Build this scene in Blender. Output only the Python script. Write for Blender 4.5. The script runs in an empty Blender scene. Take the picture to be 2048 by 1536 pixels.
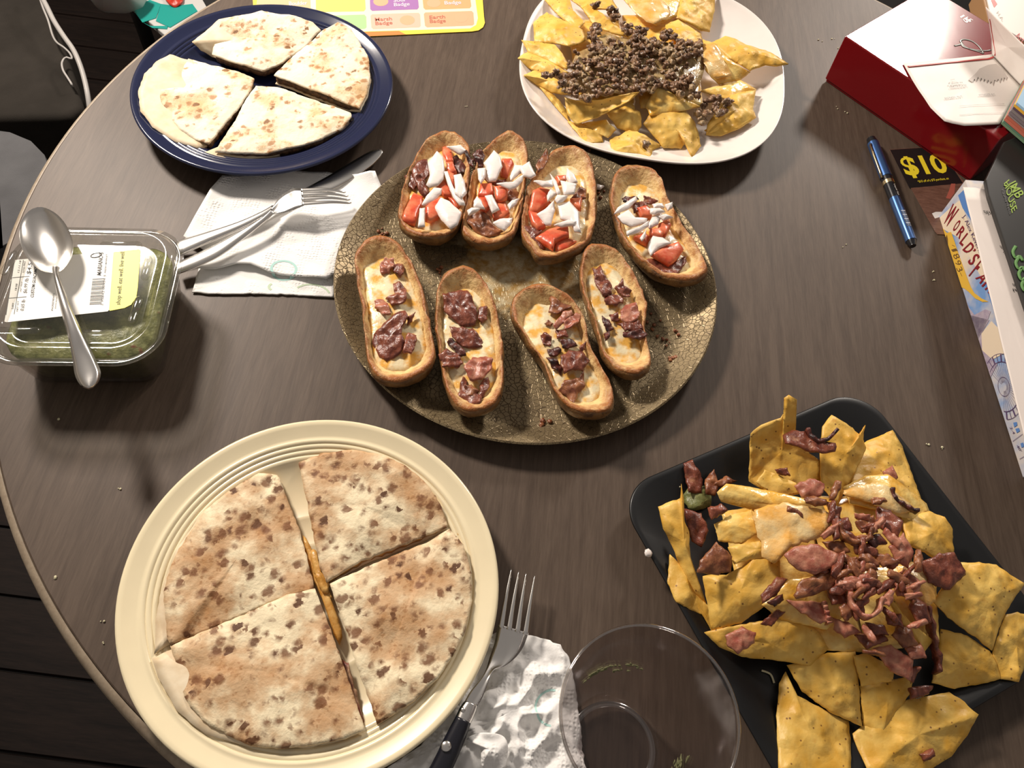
import bpy, math, random
from mathutils import Vector, Matrix, noise
random.seed(7)
SC = bpy.context.scene
COL = SC.collection
PI = math.pi
T = 0.74                                   # height of the table top above the floor

# ------------------------------------------------------------------ camera
F_PX, PITCH, ROLL, CAM_H = 1630.0, math.radians(58.44), math.radians(7.245), 0.605
_c, _s, _cp, _sp = math.cos(ROLL), math.sin(ROLL), math.cos(PITCH), math.sin(PITCH)
FW = Vector((0, _cp, -_sp)); UP0 = Vector((0, _sp, _cp)); R0 = Vector((1, 0, 0))
CX = R0*_c + UP0*_s; CY = UP0*_c - R0*_s
CAM = Vector((0, 0, T + CAM_H))
cam_data = bpy.data.cameras.new('camera'); cam = bpy.data.objects.new('camera', cam_data); COL.objects.link(cam)
cam_data.sensor_width = 36.0; cam_data.lens = F_PX/2048*36.0; cam_data.clip_start = 0.02
m = Matrix((CX, CY, -FW)).transposed().to_4x4(); m.translation = CAM
cam.matrix_world = m
SC.camera = cam

# ------------------------------------------------------------------ light
world = bpy.data.worlds.new('room_light'); SC.world = world; world.use_nodes = True
bg = world.node_tree.nodes['Background']; bg.inputs[0].default_value = (1.0, 0.90, 0.82, 1); bg.inputs[1].default_value = 0.235
def area(name, loc, target, size, power, color):
    d = bpy.data.lights.new(name, 'AREA'); d.shape = 'DISK'; d.size = size; d.energy = power; d.color = color
    o = bpy.data.objects.new(name, d); COL.objects.link(o); o.location = loc
    o.rotation_euler = (Vector(target) - Vector(loc)).to_track_quat('-Z', 'Y').to_euler(); return o
area('ceiling_lamp_light', (-1.05, 1.285, T+1.05), (0.0, 0.5, T), 0.26, 38.0, (1.0, 0.89, 0.78))
area('far_lamp_light', (1.09, 2.56, T+1.22), (0.3, 0.7, T), 0.30, 34.0, (1.0, 0.90, 0.80))
vs = SC.view_settings; vs.view_transform = 'Standard'; vs.look = 'None'; vs.gamma = 1.0; vs.exposure = 0.0
vs.use_curve_mapping = False

# ------------------------------------------------------------------ helpers
def P(x, y, z=0.0):
    """point at height z above the table top that is seen at photo pixel x, y"""
    d = FW + CX*((x-1024)/F_PX) - CY*((y-768)/F_PX)
    return CAM + d*((z-CAM_H)/d.z)
def zz(x0, y0, k):
    """reads points noted in an enlarged crop: origin x0, y0 and scale k"""
    return lambda pts: [(x0+p[0]/k, y0+p[1]/k) + tuple(p[2:]) for p in pts]
def PP(pts, z=None, dz=0.0):
    return [P(p[0], p[1], (p[2] if len(p) > 2 else z)+dz) for p in pts]
ORG = {}
def tag(o, label, cat, group=None, kind=None):
    o['label'] = label; o['category'] = cat
    if group: o['group'] = group
    if kind: o['kind'] = kind
    return o
def thing(name, label, cat, loc, group=None, kind=None):
    o = bpy.data.objects.new(name, None); COL.objects.link(o); o.location = loc; o.empty_display_size = 0.02
    ORG[o.name] = Vector(loc); return tag(o, label, cat, group, kind)
def mesh(name, verts, faces, mat, parent=None, smooth=True, loc=None):
    if parent is not None: org = ORG[parent.name]
    elif loc is not None: org = Vector(loc)
    else:
        vs_ = [Vector(v) for v in verts]; n = len(vs_)
        org = Vector((sum(v.x for v in vs_)/n, sum(v.y for v in vs_)/n, min(v.z for v in vs_)))
    me = bpy.data.meshes.new(name)
    me.from_pydata([tuple(Vector(v)-org) for v in verts], [], faces); me.validate()
    if smooth: me.polygons.foreach_set('use_smooth', [True]*len(me.polygons))
    mats = mat if isinstance(mat, (list, tuple)) else [mat]
    for m_ in mats: me.materials.append(m_)
    o = bpy.data.objects.new(name, me); COL.objects.link(o); ORG[o.name] = org
    if parent is not None: o.parent = parent
    else: o.location = org
    return o
def sharp(o, ang=40):
    me = o.data
    me.update()
    try: me.set_sharp_from_angle(angle=math.radians(ang))
    except Exception: pass
    return o
def nz(v, sc, seed=0.0):
    return noise.noise(Vector((v[0]*sc+seed*7.31, v[1]*sc-seed*3.17, v[2]*sc+seed*1.93)))
def catmull(pts, n, closed=True):
    pts = [Vector(p) for p in pts]; N = len(pts); out = []
    segs = N if closed else N-1
    L = []
    for i in range(segs):
        a, b = pts[i], pts[(i+1) % N]; L.append((b-a).length)
    tot = sum(L); cnt = n if closed else n-1
    i = 0; acc = 0.0
    for k in range(cnt + (0 if closed else 1)):
        s = tot*k/cnt
        while i < segs-1 and s > acc+L[i]: acc += L[i]; i += 1
        t = min(1.0, max(0.0, (s-acc)/max(L[i], 1e-9)))
        g = (lambda j: pts[j % N]) if closed else (lambda j: pts[max(0, min(N-1, j))])
        p0, p1, p2, p3 = g(i-1), g(i), g(i+1), g(i+2)
        out.append(0.5*((2*p1) + (p2-p0)*t + (2*p0-5*p1+4*p2-p3)*t*t + (3*p1-p0-3*p2+p3)*t*t*t))
    return out
def linear(pts, n, closed=True):
    pts = [Vector(p) for p in pts]; N = len(pts); segs = N if closed else N-1
    L = [(pts[(i+1) % N]-pts[i]).length for i in range(segs)]; tot = sum(L); out = []
    for i in range(segs):
        k = max(1, round(n*L[i]/tot)); a, b = pts[i], pts[(i+1) % N]
        out += [a.lerp(b, j/k) for j in range(k)]
    if not closed: out.append(pts[-1])
    return out
def newell(pts):
    n = Vector((0, 0, 0))
    for i in range(len(pts)):
        a, b = pts[i], pts[(i+1) % len(pts)]
        n += Vector(((a.y-b.y)*(a.z+b.z), (a.z-b.z)*(a.x+b.x), (a.x-b.x)*(a.y+b.y)))
    n.normalize(); return n if n.z >= 0 else -n
def sheet(outline, thick, bulge=0.0, amp=0.0, nsc=80, rings=6, edge=0.6, seed=0, center=None, fn=None, wob=0.0):
    """closed thin body filling a ring of 3-D points: returns verts, faces. edge = thickness left at the rim (share)"""
    N = len(outline); outl = [Vector(p) for p in outline]
    n = newell(outl)
    if wob:
        cc0 = sum(outl, Vector())/N
        outl = [p + (p-cc0).normalized()*wob*(nz(p, 260, seed)+0.6*nz(p, 620, seed+3)) for p in outl]
    c = Vector(center) if center is not None else sum(outl, Vector())/N
    V, Fc = [], []
    def pt(t, p, side):
        q = c.lerp(p, t)
        h = bulge*(1-t*t) + (amp*nz(q, nsc, seed) if amp else 0) + (fn(q, t) if fn else 0)
        th = thick*0.5*(edge+(1-edge)*math.sqrt(max(0.0, 1-t**4)))
        return q + n*(h + side*th)
    for side in (1, -1):
        V.append(pt(0, outl[0], side))
        for k in range(1, rings+1):
            V += [pt(k/rings, p, side) for p in outl]
    half = 1+rings*N
    for s_ in (0, 1):
        o = s_*half
        for i in range(N):
            j = (i+1) % N
            f = (o, o+1+i, o+1+j); Fc.append(f if s_ == 0 else f[::-1])
            for k in range(rings-1):
                a = o+1+k*N
                f = (a+i, a+N+i, a+N+j, a+j); Fc.append(f if s_ == 0 else f[::-1])
    a, b = 1+(rings-1)*N, half+1+(rings-1)*N
    for i in range(N):
        j = (i+1) % N; Fc.append((a+i, b+i, b+j, a+j))
    # orientation: make top face up
    p0, p1, p2 = V[0], V[1], V[2]
    if (p1-p0).cross(p2-p0).dot(n) < 0: Fc = [f[::-1] for f in Fc]
    return V, Fc
def lathe(profile, center, n=96, sup=None):
    """revolve (r, z) profile; sup = function(angle) radius factor"""
    V, Fc = [], []; cx, cy, cz = center
    for r, z in profile:
        for i in range(n):
            a = 2*PI*i/n; k = r*(sup(a, r) if sup else 1)
            V.append((cx+k*math.cos(a), cy+k*math.sin(a), cz+z))
    for k in range(len(profile)-1):
        for i in range(n):
            j = (i+1) % n; Fc.append((k*n+i, k*n+j, k*n+n+j, k*n+n+i))
    Fc.append(tuple(range(n-1, -1, -1))); b = (len(profile)-1)*n; Fc.append(tuple(b+i for i in range(n)))
    return V, Fc
def tube(path, rad, n=8, flat=1.0, upv=None):
    path = [Vector(p) for p in path]; V, Fc = [], []; K = len(path)
    for k, p in enumerate(path):
        d = (path[min(K-1, k+1)]-path[max(0, k-1)]).normalized()
        u = Vector(upv) if upv is not None else (Vector((0, 0, 1)) if abs(d.z) < 0.9 else Vector((1, 0, 0)))
        s_ = d.cross(u).normalized(); u = s_.cross(d)
        r = rad[k] if isinstance(rad, (list, tuple)) else rad
        for i in range(n):
            a = 2*PI*i/n; V.append(p + s_*math.cos(a)*r + u*math.sin(a)*r*flat)
    for k in range(K-1):
        for i in range(n):
            j = (i+1) % n; Fc.append((k*n+i, k*n+j, k*n+n+j, k*n+n+i))
    Fc.append(tuple(range(n-1, -1, -1))); Fc.append(tuple((K-1)*n+i for i in range(n)))
    return V, Fc
def join(*parts):
    V, Fc = [], []
    for v, f in parts:
        o = len(V); V += list(v); Fc += [tuple(i+o for i in q) for q in f]
    return V, Fc
def hexa(b4, t4):
    return list(b4)+list(t4), [(3, 2, 1, 0), (4, 5, 6, 7), (0, 1, 5, 4), (1, 2, 6, 5), (2, 3, 7, 6), (3, 0, 4, 7)]
def prism(poly, z0, z1):
    """polygon of world xy points between two heights above the table"""
    n = len(poly); V = [(p[0], p[1], T+z0) for p in poly]+[(p[0], p[1], T+z1) for p in poly]
    ar = sum(poly[i][0]*poly[(i+1) % n][1]-poly[(i+1) % n][0]*poly[i][1] for i in range(n))
    Fc = [tuple(range(n-1, -1, -1)), tuple(range(n, 2*n))]+[(i, (i+1) % n, n+(i+1) % n, n+i) for i in range(n)]
    if ar < 0: Fc = [f[::-1] for f in Fc]
    return V, Fc
def bevel(o, w=0.001, seg=2):
    md = o.modifiers.new('bevel', 'BEVEL'); md.width = w; md.segments = seg; md.limit_method = 'ANGLE'; return o
def lettering(txt, A, B, C, mat, parent, name='lettering', lift=0.0003, bold=0.0):
    """flat lettering: baseline from world point A to B, capitals' top-left at C"""
    cu = bpy.data.curves.new('lettering', 'FONT'); cu.body = txt; cu.size = 1.0; cu.resolution_u = 3; cu.offset = bold
    ob = bpy.data.objects.new('lettering_tmp', cu); COL.objects.link(ob)
    dg = bpy.context.evaluated_depsgraph_get(); me = bpy.data.meshes.new_from_object(ob.evaluated_get(dg))
    COL.objects.unlink(ob); bpy.data.objects.remove(ob)
    co = [v.co.copy() for v in me.vertices]
    if not co: return None
    x0 = min(c.x for c in co); x1 = max(c.x for c in co); h = 0.69
    A, B, C = Vector(A), Vector(B), Vector(C); ex = (B-A)/(x1-x0); ey = (C-A)/h; n = ex.cross(ey).normalized()
    if n.z < -0.2: n = -n
    W = [A + ex*(c.x-x0) + ey*c.y + n*lift for c in co]
    fc = [tuple(p.vertices) for p in me.polygons]
    return mesh(name, W, fc, mat, parent, smooth=False)

# ------------------------------------------------------------------ materials
def new_mat(name):
    m_ = bpy.data.materials.new(name); m_.use_nodes = True
    nt = m_.node_tree; return m_, nt, nt.nodes['Principled BSDF']
class N:
    """small node builder"""
    def __init__(s, nt, coord='Object', rnd=True):
        s.nt = nt; s.tc = nt.nodes.new('ShaderNodeTexCoord'); s.co = s.tc.outputs[coord]
        if rnd:
            oi = nt.nodes.new('ShaderNodeObjectInfo'); mu = s.math('MULTIPLY', oi.outputs['Random'], 7.0)
            va = nt.nodes.new('ShaderNodeVectorMath'); va.operation = 'ADD'; nt.links.new(s.co, va.inputs[0]); nt.links.new(mu, va.inputs[1]); s.co = va.outputs[0]
    def put(s, sock, v):
        if hasattr(v, 'links'): s.nt.links.new(v, sock)
        else: sock.default_value = v
    def math(s, op, a, b=0.0, clamp=False):
        n = s.nt.nodes.new('ShaderNodeMath'); n.operation = op; n.use_clamp = clamp; s.put(n.inputs[0], a); s.put(n.inputs[1], b); return n.outputs[0]
    def scale(s, v):
        n = s.nt.nodes.new('ShaderNodeMapping'); n.inputs['Scale'].default_value = v; s.nt.links.new(s.co, n.inputs[0]); return n.outputs[0]
    def noise(s, sc, det=3, rough=.55, vec=None, dist=0.0):
        n = s.nt.nodes.new('ShaderNodeTexNoise'); n.inputs['Scale'].default_value = sc; n.inputs['Detail'].default_value = det
        n.inputs['Roughness'].default_value = rough; n.inputs['Distortion'].default_value = dist; s.nt.links.new(vec or s.co, n.inputs['Vector']); return n.outputs[0]
    def voro(s, sc, feat='F1', vec=None, rnd=1.0):
        n = s.nt.nodes.new('ShaderNodeTexVoronoi'); n.feature = feat; n.inputs['Scale'].default_value = sc; n.inputs['Randomness'].default_value = rnd
        s.nt.links.new(vec or s.co, n.inputs['Vector']); return n
    def ramp(s, f, stops):
        n = s.nt.nodes.new('ShaderNodeValToRGB'); cr = n.color_ramp
        while len(cr.elements) < len(stops): cr.elements.new(0.5)
        for e, (p, c) in zip(cr.elements, stops):
            e.position = p; e.color = (c, c, c, 1) if isinstance(c, (int, float)) else tuple(c)+(1,)
        s.put(n.inputs[0], f); return n.outputs[0]
    def mix(s, f, a, b, mode='MIX'):
        n = s.nt.nodes.new('ShaderNodeMix'); n.data_type = 'RGBA'; n.blend_type = mode; s.put(n.inputs[0], f)
        for k, v in ((6, a), (7, b)):
            if hasattr(v, 'links'): s.nt.links.new(v, n.inputs[k])
            else: n.inputs[k].default_value = tuple(v)+((1,) if len(v) == 3 else ())
        return n.outputs[2]
    def bump(s, h, strength, dist, bsdf, prev=None):
        n = s.nt.nodes.new('ShaderNodeBump'); n.inputs['Strength'].default_value = strength; n.inputs['Distance'].default_value = dist
        s.nt.links.new(h, n.inputs['Height'])
        if prev is not None: s.nt.links.new(prev, n.inputs['Normal'])
        s.nt.links.new(n.outputs[0], bsdf.inputs['Normal']); return n.outputs[0]
def setp(b, **k):
    names = dict(color='Base Color', rough='Roughness', metal='Metallic', spec='Specular IOR Level', trans='Transmission Weight', ior='IOR',
                 sss='Subsurface Weight', coat='Coat Weight', coat_rough='Coat Roughness', alpha='Alpha', sheen='Sheen Weight')
    for a, v in k.items():
        if a == 'color' and len(v) == 3: v = tuple(v)+(1,)
        b.inputs[names[a]].default_value = v
def plain(name, color, rough=0.5, **k):
    m_, nt, b = new_mat(name); setp(b, color=color, rough=rough, **k); return m_
def mottled(name, c1, c2, sc, rough=0.5, bump=0.0, bsc=None, dist=0.001, **k):
    m_, nt, b = new_mat(name); n = N(nt); setp(b, rough=rough, **k)
    f = n.ramp(n.noise(sc, 4), [(.35, 0.0), (.65, 1.0)]); nt.links.new(n.mix(f, c1, c2), b.inputs['Base Color'])
    if bump: n.bump(n.noise(bsc or sc, 5), bump, dist, b)
    return m_
M = {}
def srgb(r, g, b):
    f = lambda v: (v/255/12.92) if v/255 <= 0.04045 else ((v/255+0.055)/1.055)**2.4
    return (f(r), f(g), f(b))

# ------------------------------------------------------------------ setting: floor, table, furniture beyond
def wood(name, dark, light, sc, rough, along=(1, 1, 1), bump=.15, spec=.5):
    m_, nt, b = new_mat(name); setp(b, spec=spec); n = N(nt, rnd=False); v = n.scale(along)
    f1 = n.noise(sc, 6, .6, v, .6); f2 = n.noise(sc*5, 4, .6, v); big = n.noise(3.0, 2)
    f = n.math('ADD', n.math('MULTIPLY', f1, .62), n.math('MULTIPLY', f2, .38))
    nt.links.new(n.mix(n.ramp(f, [(.36, 0.0), (.64, 1.0)]), dark, light), b.inputs['Base Color'])
    nt.links.new(n.ramp(big, [(.3, rough-.03), (.7, rough+.05)]), b.inputs['Roughness'])
    n.bump(f, bump, .0004, b); return m_
M['table'] = wood('dark_table_wood', (.068, .046, .033), (.110, .078, .057), 9, .50, (16, 1.2, 1), .2, .3)
M['table_edge'] = wood('table_edge_wood', (.26, .20, .14), (.36, .29, .21), 30, .45, (3, 3, 1))
M['floor'] = wood('dark_floor_wood', (.006, .004, .0035), (.016, .010, .008), 6, .6, (1.2, 12, 1), .1, .12)
M['floor_gap'] = plain('floor_gap', (.004, .003, .003), .8)
fl = mesh('floor', [(-3, -2, 0), (3, -2, 0), (3, 4.5, 0), (-3, 4.5, 0), (-3, -2, -.05), (3, -2, -.05), (3, 4.5, -.05), (-3, 4.5, -.05)],
          [(0, 1, 2, 3), (7, 6, 5, 4), (0, 4, 5, 1), (1, 5, 6, 2), (2, 6, 7, 3), (3, 7, 4, 0)], M['floor_gap'], smooth=False, loc=(0, 0, 0))
fl['kind'] = 'structure'; fl['label'] = 'dark wooden floor below the round table'
pw = 0.11
V, Fc = hexa([(-1.6, 0, .0002), (1.6, 0, .0002), (1.6, pw-.002, .0002), (-1.6, pw-.002, .0002)], [(-1.598, .002, .006), (1.598, .002, .006), (1.598, pw-.004, .006), (-1.598, pw-.004, .006)])
plank0 = None
for i in range(30):
    if plank0 is None:
        plank0 = mesh('plank', V, Fc, M['floor'], fl, smooth=False); o = plank0
    else:
        o = plank0.copy(); COL.objects.link(o); o.parent = fl
    o.location = (-.8+.05*random.uniform(-1, 1), -.9+i*pw, 0)

TC = (0.0817, 0.548); TR = 0.5737
tb = thing('dining_table', 'round dark brown wooden dining table with a pale tan edge', 'table', (TC[0], TC[1], 0))
V, Fc = lathe([(0.02, -.03), (TR-.012, -.03), (TR-.012, -.004), (TR-.0085, -.0006), (TR-.0095, 0.0), (TR-.02, 0.0), (0.02, 0.0)], (TC[0], TC[1], T), 192)
sharp(mesh('tabletop', V, Fc, M['table'], tb), 30)
V, Fc = lathe([(TR-.011, -.012), (TR-.0078, -.0012), (TR-.0055, -.0012), (TR-.002, -.0048), (TR-.0005, -.010), (TR-.0005, -.028), (TR-.012, -.030)], (TC[0], TC[1], T), 192)
Fc = Fc[:-2]+[(6*192+i, 6*192+(i+1) % 192, (i+1) % 192, i) for i in range(192)]
sharp(mesh('edge_band', V, Fc, M['table_edge'], tb), 50)
V, Fc = lathe([(.05, -T+.05), (.06, -T+.3), (.045, -T+.5), (.07, -.06), (.12, -.0305)], (TC[0], TC[1], T), 32); mesh('pedestal', V, Fc, M['table'], tb)
for k in range(4):
    a = k*PI/2+.6; d = Vector((math.cos(a), math.sin(a), 0)); c0 = Vector((TC[0], TC[1], 0))
    V, Fc = tube([c0+Vector((0, 0, .14)), c0+d*.12+Vector((0, 0, .12)), c0+d*.25+Vector((0, 0, .06)), c0+d*.36+Vector((0, 0, .033))], [.035, .034, .028, .025], 10); mesh('foot', V, Fc, M['table'], tb)

def fabric(name, c, sc=900):
    m_, nt, b = new_mat(name); n = N(nt, rnd=False); f = n.noise(sc, 2); g = n.noise(14, 3)
    col = n.mix(n.ramp(g, [(.3, 0.0), (.7, 1.0)]), tuple(x*.8 for x in c), tuple(x*1.15 for x in c)); nt.links.new(col, b.inputs['Base Color'])
    setp(b, rough=.95, spec=.1); n.bump(f, .5, .001, b); return m_
M['grey_fabric'] = fabric('grey_upholstery', (.10, .10, .104))
M['brown_fabric'] = fabric('dark_upholstery', (.030, .026, .022))
M['dark_leg'] = plain('dark_wood_leg', (.02, .014, .011), .5)
def cushion(cx, cy, z0, z1, wx, wy, rot, rc=.06, re=.035, n=64):
    """rounded upholstered block"""
    V, Fc = [], []; c, s = math.cos(rot), math.sin(rot)
    lv = [(0, -re), (.3*re, -.3*re), (re, 0)]
    prof = []
    for k in range(6): a = PI/2*k/5; prof.append((z0+re-re*math.cos(a), -re+re*math.sin(a)))
    for k in range(6): a = PI/2*k/5; prof.append((z1-re+re*math.sin(a), -re+re*math.cos(a)))
    prof.append((z1+.006, -min(wx, wy)*.25))
    for z, off in prof:
        hx, hy = wx/2+off, wy/2+off; r = max(.004, rc+off)
        for i in range(n):
            a = 2*PI*i/n; q = int(i//(n/4)); ca, sa = math.cos(a), math.sin(a)
            x = (hx-r)*(1 if q in (0, 3) else -1)+r*ca; y = (hy-r)*(1 if q in (0, 1) else -1)+r*sa
            V.append((cx+x*c-y*s, cy+x*s+y*c, z))
    for k in range(len(prof)-1):
        for i in range(n):
            j = (i+1) % n; Fc.append((k*n+i, k*n+j, k*n+n+j, k*n+n+i))
    Fc.append(tuple(range(n-1, -1, -1))); Fc.append(tuple((len(prof)-1)*n+i for i in range(n)))
    return V, Fc
# grey upholstered chair at the left edge and a dark upholstered bench behind it
def block(pts, zp, z0, z1, rc=.05):
    w = [Vector((p.x, p.y, 0)) for p in PP(pts, zp)]; out = []
    for i in range(len(w)):
        p0, p1, p2 = w[i-1], w[i], w[(i+1) % len(w)]; a = p1+(p0-p1).normalized()*rc; c = p1+(p2-p1).normalized()*rc
        out += [a.lerp(p1, t).lerp(p1.lerp(c, t), t) for t in (0, .25, .5, .75, 1)]
    return out, prism([(p.x, p.y) for p in out], z0, z1)
ol, (V, Fc) = block([(-150, 252), (92, 262), (112, 450), (-150, 560)], -.25, -.33, -.25, .09)
cc = sum(ol, Vector())/len(ol)
ch = thing('upholstered_chair', 'light grey upholstered chair with rounded seat at left beside the table', 'chair', (cc.x, cc.y, 0))
bevel(mesh('seat', V, Fc, M['grey_fabric'], ch), .03, 5)
lo = min(ol, key=lambda p: p.x-.3*p.y)
bk = [cc+(p-cc)*.96 for p in ol]; dirv = (PP([(-150, 400)], -.25)[0]-PP([(80, 380)], -.25)[0]); dirv.z = 0; dirv.normalize()
side = Vector((-dirv.y, dirv.x, 0)); b0 = cc+dirv*.20
V, Fc = prism([(q.x, q.y) for q in (b0+side*.2, b0+side*.2+dirv*.07, b0-side*.2+dirv*.07, b0-side*.2)], -.2499, .08); bevel(mesh('backrest', V, Fc, M['grey_fabric'], ch), .02, 4)
for i in (2, 7, 12, 17):
    q = cc.lerp(ol[i], .8); mesh('leg', *tube([(q.x, q.y, T-.331), (q.x, q.y, .0065)], [.018, .012], 10), M['dark_leg'], ch)
ol, (V, Fc) = block([(176, 232), (92, -14), (-200, -90), (-190, 240)], -.34, -.52, -.34, .05)
cc = sum(ol, Vector())/len(ol)
sf = thing('upholstered_bench', 'dark grey-brown upholstered bench beyond the table at the upper left', 'bench', (cc.x, cc.y, 0))
bevel(mesh('seat', V, Fc, M['brown_fabric'], sf), .03, 5)
for i in (2, 7, 12, 17):
    q = cc.lerp(ol[i], .85); mesh('leg', *tube([(q.x, q.y, T-.521), (q.x, q.y, .0065)], [.02, .016], 10), M['dark_leg'], sf)
M['wall'] = plain('warm_wall_paint', (.62, .57, .5), .8)
for nm, b4 in (('wall_left', [(-2.1, -1.5), (-2, -1.5), (-2, 3.9), (-2.1, 3.9)]), ('wall_back', [(-2.1, 3.9), (2.6, 3.9), (2.6, 4.0), (-2.1, 4.0)])):
    V, Fc = prism(b4, -T+.0065, 1.76); o = mesh(nm, V, Fc, M['wall'], smooth=False); o['kind'] = 'structure'; o['label'] = 'plain warm off-white wall of the room'
# white cable hanging along the sofa
M['cable'] = plain('white_cable_plastic', (.42, .40, .38), .45)
cb = thing('white_cable', 'thick white power cable with a thin cord hanging beside the dark bench', 'cable', P(150, 120, -.33))
pth = catmull([P(*q) for q in [(70, -30, -.30), (92, 10, -.30), (108, 42, -.305), (128, 73, -.31), (145, 97, -.315), (157, 122, -.32), (167, 152, -.33), (175, 188, -.34), (180, 230, -.36), (182, 300, -.40)]], 60, False)
mesh('cable_sheath', *tube(pth, .0042, 8), M['cable'], cb)
pth = catmull([P(*q) for q in [(72, -30, -.31), (84, 10, -.31), (96, 40, -.315), (105, 70, -.32), (114, 85, -.32), (128, 95, -.32), (140, 107, -.325), (144, 118, -.325), (132, 115, -.325), (124, 125, -.325), (126, 140, -.325), (135, 155, -.325), (143, 168, -.325), (145, 174, -.33)]], 60, False)
mesh('thin_cord', *tube(pth, .0018, 6), M['cable'], cb)
# low side table with a bag, papers and packaging on it
M['side'] = plain('black_side_table', (.012, .011, .011), .5)
q0 = P(262, 15, -.40)
st = thing('side_table', 'low black side table holding bags at the top left beyond the table', 'table', (q0.x+.2, q0.y+.22, 0))
mesh('tabletop', *cushion(q0.x+.20, q0.y+.26, T-.455, T-.427, .56, .5, math.radians(-30), .02, .004), M['side'], st)
for sx, sy in ((-.25, -.2), (.25, -.2), (-.25, .2), (.25, .2)):
    a = math.radians(-30); lx, ly = q0.x+.20+sx*math.cos(a)-sy*math.sin(a), q0.y+.26+sx*math.sin(a)+sy*math.cos(a)
    mesh('leg', *tube([(lx, ly, T-.454), (lx, ly, .0065)], .016, 8), M['side'], st)
M['bag'] = plain('white_plastic_bag', (.62, .60, .57), .35, sss=.1)
M['teal'] = plain('teal_print', srgb(30, 150, 140), .4); M['magwhite'] = plain('white_card', (.55, .54, .52), .5); M['redbit'] = plain('red_wrapper', srgb(190, 50, 30), .4)
zt = -.42
# teal and white gift bag lying flat
o = thing('gift_bag', 'flat teal and white paper gift bag beyond the blue plate', 'bag', P(330, 40, zt))
a4 = [P(x, y, zt+.001) for x, y in [(225, -20), (262, 20), (335, 82), (420, 30), (380, -40)]]
V, Fc = prism([(p.x, p.y) for p in a4], zt+.0005, zt+.012); bevel(mesh('body', V, Fc, M['magwhite'], o, False), .002)
for poly in ([(262, 14), (285, 45), (312, 36), (322, 8), (300, 0)], [(322, 8), (312, 42), (340, 55), (395, 22), (385, 8), (350, 12)], [(285, 44), (300, 52), (336, 52), (334, 58), (305, 56)]):
    V, Fc = prism([(p.x, p.y) for p in (P(x, y, zt+.013) for x, y in poly)], zt+.0121, zt+.0133); mesh('teal_print', V, Fc, M['teal'], o, False)
V, Fc = sheet(catmull(PP([(330, -10, zt+.016), (336, 6, zt+.016), (350, 13, zt+.016), (366, 4, zt+.016), (362, -14, zt+.016)]), 24), .004, .003, .005, 120, 5)
tag(mesh('candy_wrapper', V, Fc, M['redbit']), 'crumpled red wrapper lying on the teal gift bag', 'wrapper')
V, Fc = sheet(catmull(PP([(170, -30, zt+.05), (188, 8, zt+.03), (205, 22, zt+.015), (232, 27, zt+.013), (268, 24, zt+.014), (286, 10, zt+.03), (292, -20, zt+.04), (230, -50, zt+.06)]), 48), .012, .05, .02, 28, 10, .2, 3)
tag(mesh('plastic_bag', V, Fc, M['bag']), 'crumpled white plastic bag at the top left corner', 'bag')

# ------------------------------------------------------------------ crockery
def glaze(name, c, rough=.18, coat=.4):
    m_, nt, b = new_mat(name); n = N(nt, rnd=False); f = n.noise(40, 3)
    nt.links.new(n.mix(f, tuple(x*.93 for x in c), tuple(min(1, x*1.05) for x in c)), b.inputs['Base Color']); setp(b, rough=rough, coat=coat, coat_rough=.08); return m_
M['blue_glaze'] = glaze('cobalt_blue_glaze', srgb(30, 36, 66), .16)
M['cream_glaze'] = glaze('cream_glaze', srgb(240, 226, 190), .24)
M['white_glaze'] = glaze('white_glaze', srgb(238, 230, 224), .2)
M['black_glaze'] = glaze('black_matt_glaze', srgb(15, 16, 18), .38, .05)
def fiesta(name, label, c, mat, k=1.0):
    R = .1335*k
    prof = [(.003, .0055), (.035, .0055), (.0365, .0062), (.038, .0055), (.058, .0056), (.0595, .0064), (.061, .0057), (.078, .0064), (.088, .0082), (.096, .0112), (.101, .0142)]
    for i, r in enumerate((.1035, .1075, .1115, .1155)):
        z = .0162+i*.0013; prof += [(r, z), (r+.0012, z+.0009), (r+.0026, z+.0010), (r+.0036, z+.0006)]
    prof += [(.121, .0212), (.125, .0226), (.129, .0241), (.1318, .0252), (R, .0246), (R+.0004, .0232), (.1322, .0217), (.124, .0185), (.110, .0130), (.096, .0065), (.085, .0022), (.080, .0004), (.074, .0004), (.072, .0022), (.003, .0028)]
    V, Fc = lathe(prof, (c[0], c[1], T), 128)
    return tag(sharp(mesh(name, V, Fc, mat, loc=(c[0], c[1], T)), 60), label, 'plate')
BL = (-.2975, .6855); CR = (-.1240, .1690); PN = (.0015, .4817); WH = (.1114, .8014); BK = (.262, .233)
fiesta('dinner_plate', 'cobalt blue round dinner plate with ridged rim holding quesadilla quarters', BL, M['blue_glaze'])
fiesta('dinner_plate', 'cream yellow round dinner plate holding a large browned quesadilla', CR, M['cream_glaze'])
def supw(a, r):
    n_, q = 2.49, .1577/.1474; a0 = a+.0426; k = min(1, (r/.10)) ** 2
    f = (abs(math.cos(a0))**n_ + abs(math.sin(a0)/q)**n_)**(-1/n_); return 1+(f-1)*k
V, Fc = lathe([(.003, .006), (.06, .006), (.085, .0066), (.105, .0086), (.122, .0125), (.135, .0178), (.143, .0226), (.1462, .0250), (.1474, .0254), (.1482, .0248), (.1478, .0234), (.1435, .0186), (.135, .0128), (.122, .0070), (.108, .0028), (.1, .0004), (.092, .0004), (.09, .0026), (.003, .003)], (WH[0], WH[1], T), 128, supw)
tag(mesh('square_plate', V, Fc, M['white_glaze'], loc=(WH[0], WH[1], T)), 'white rounded square plate of ground beef nachos', 'plate')
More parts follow.
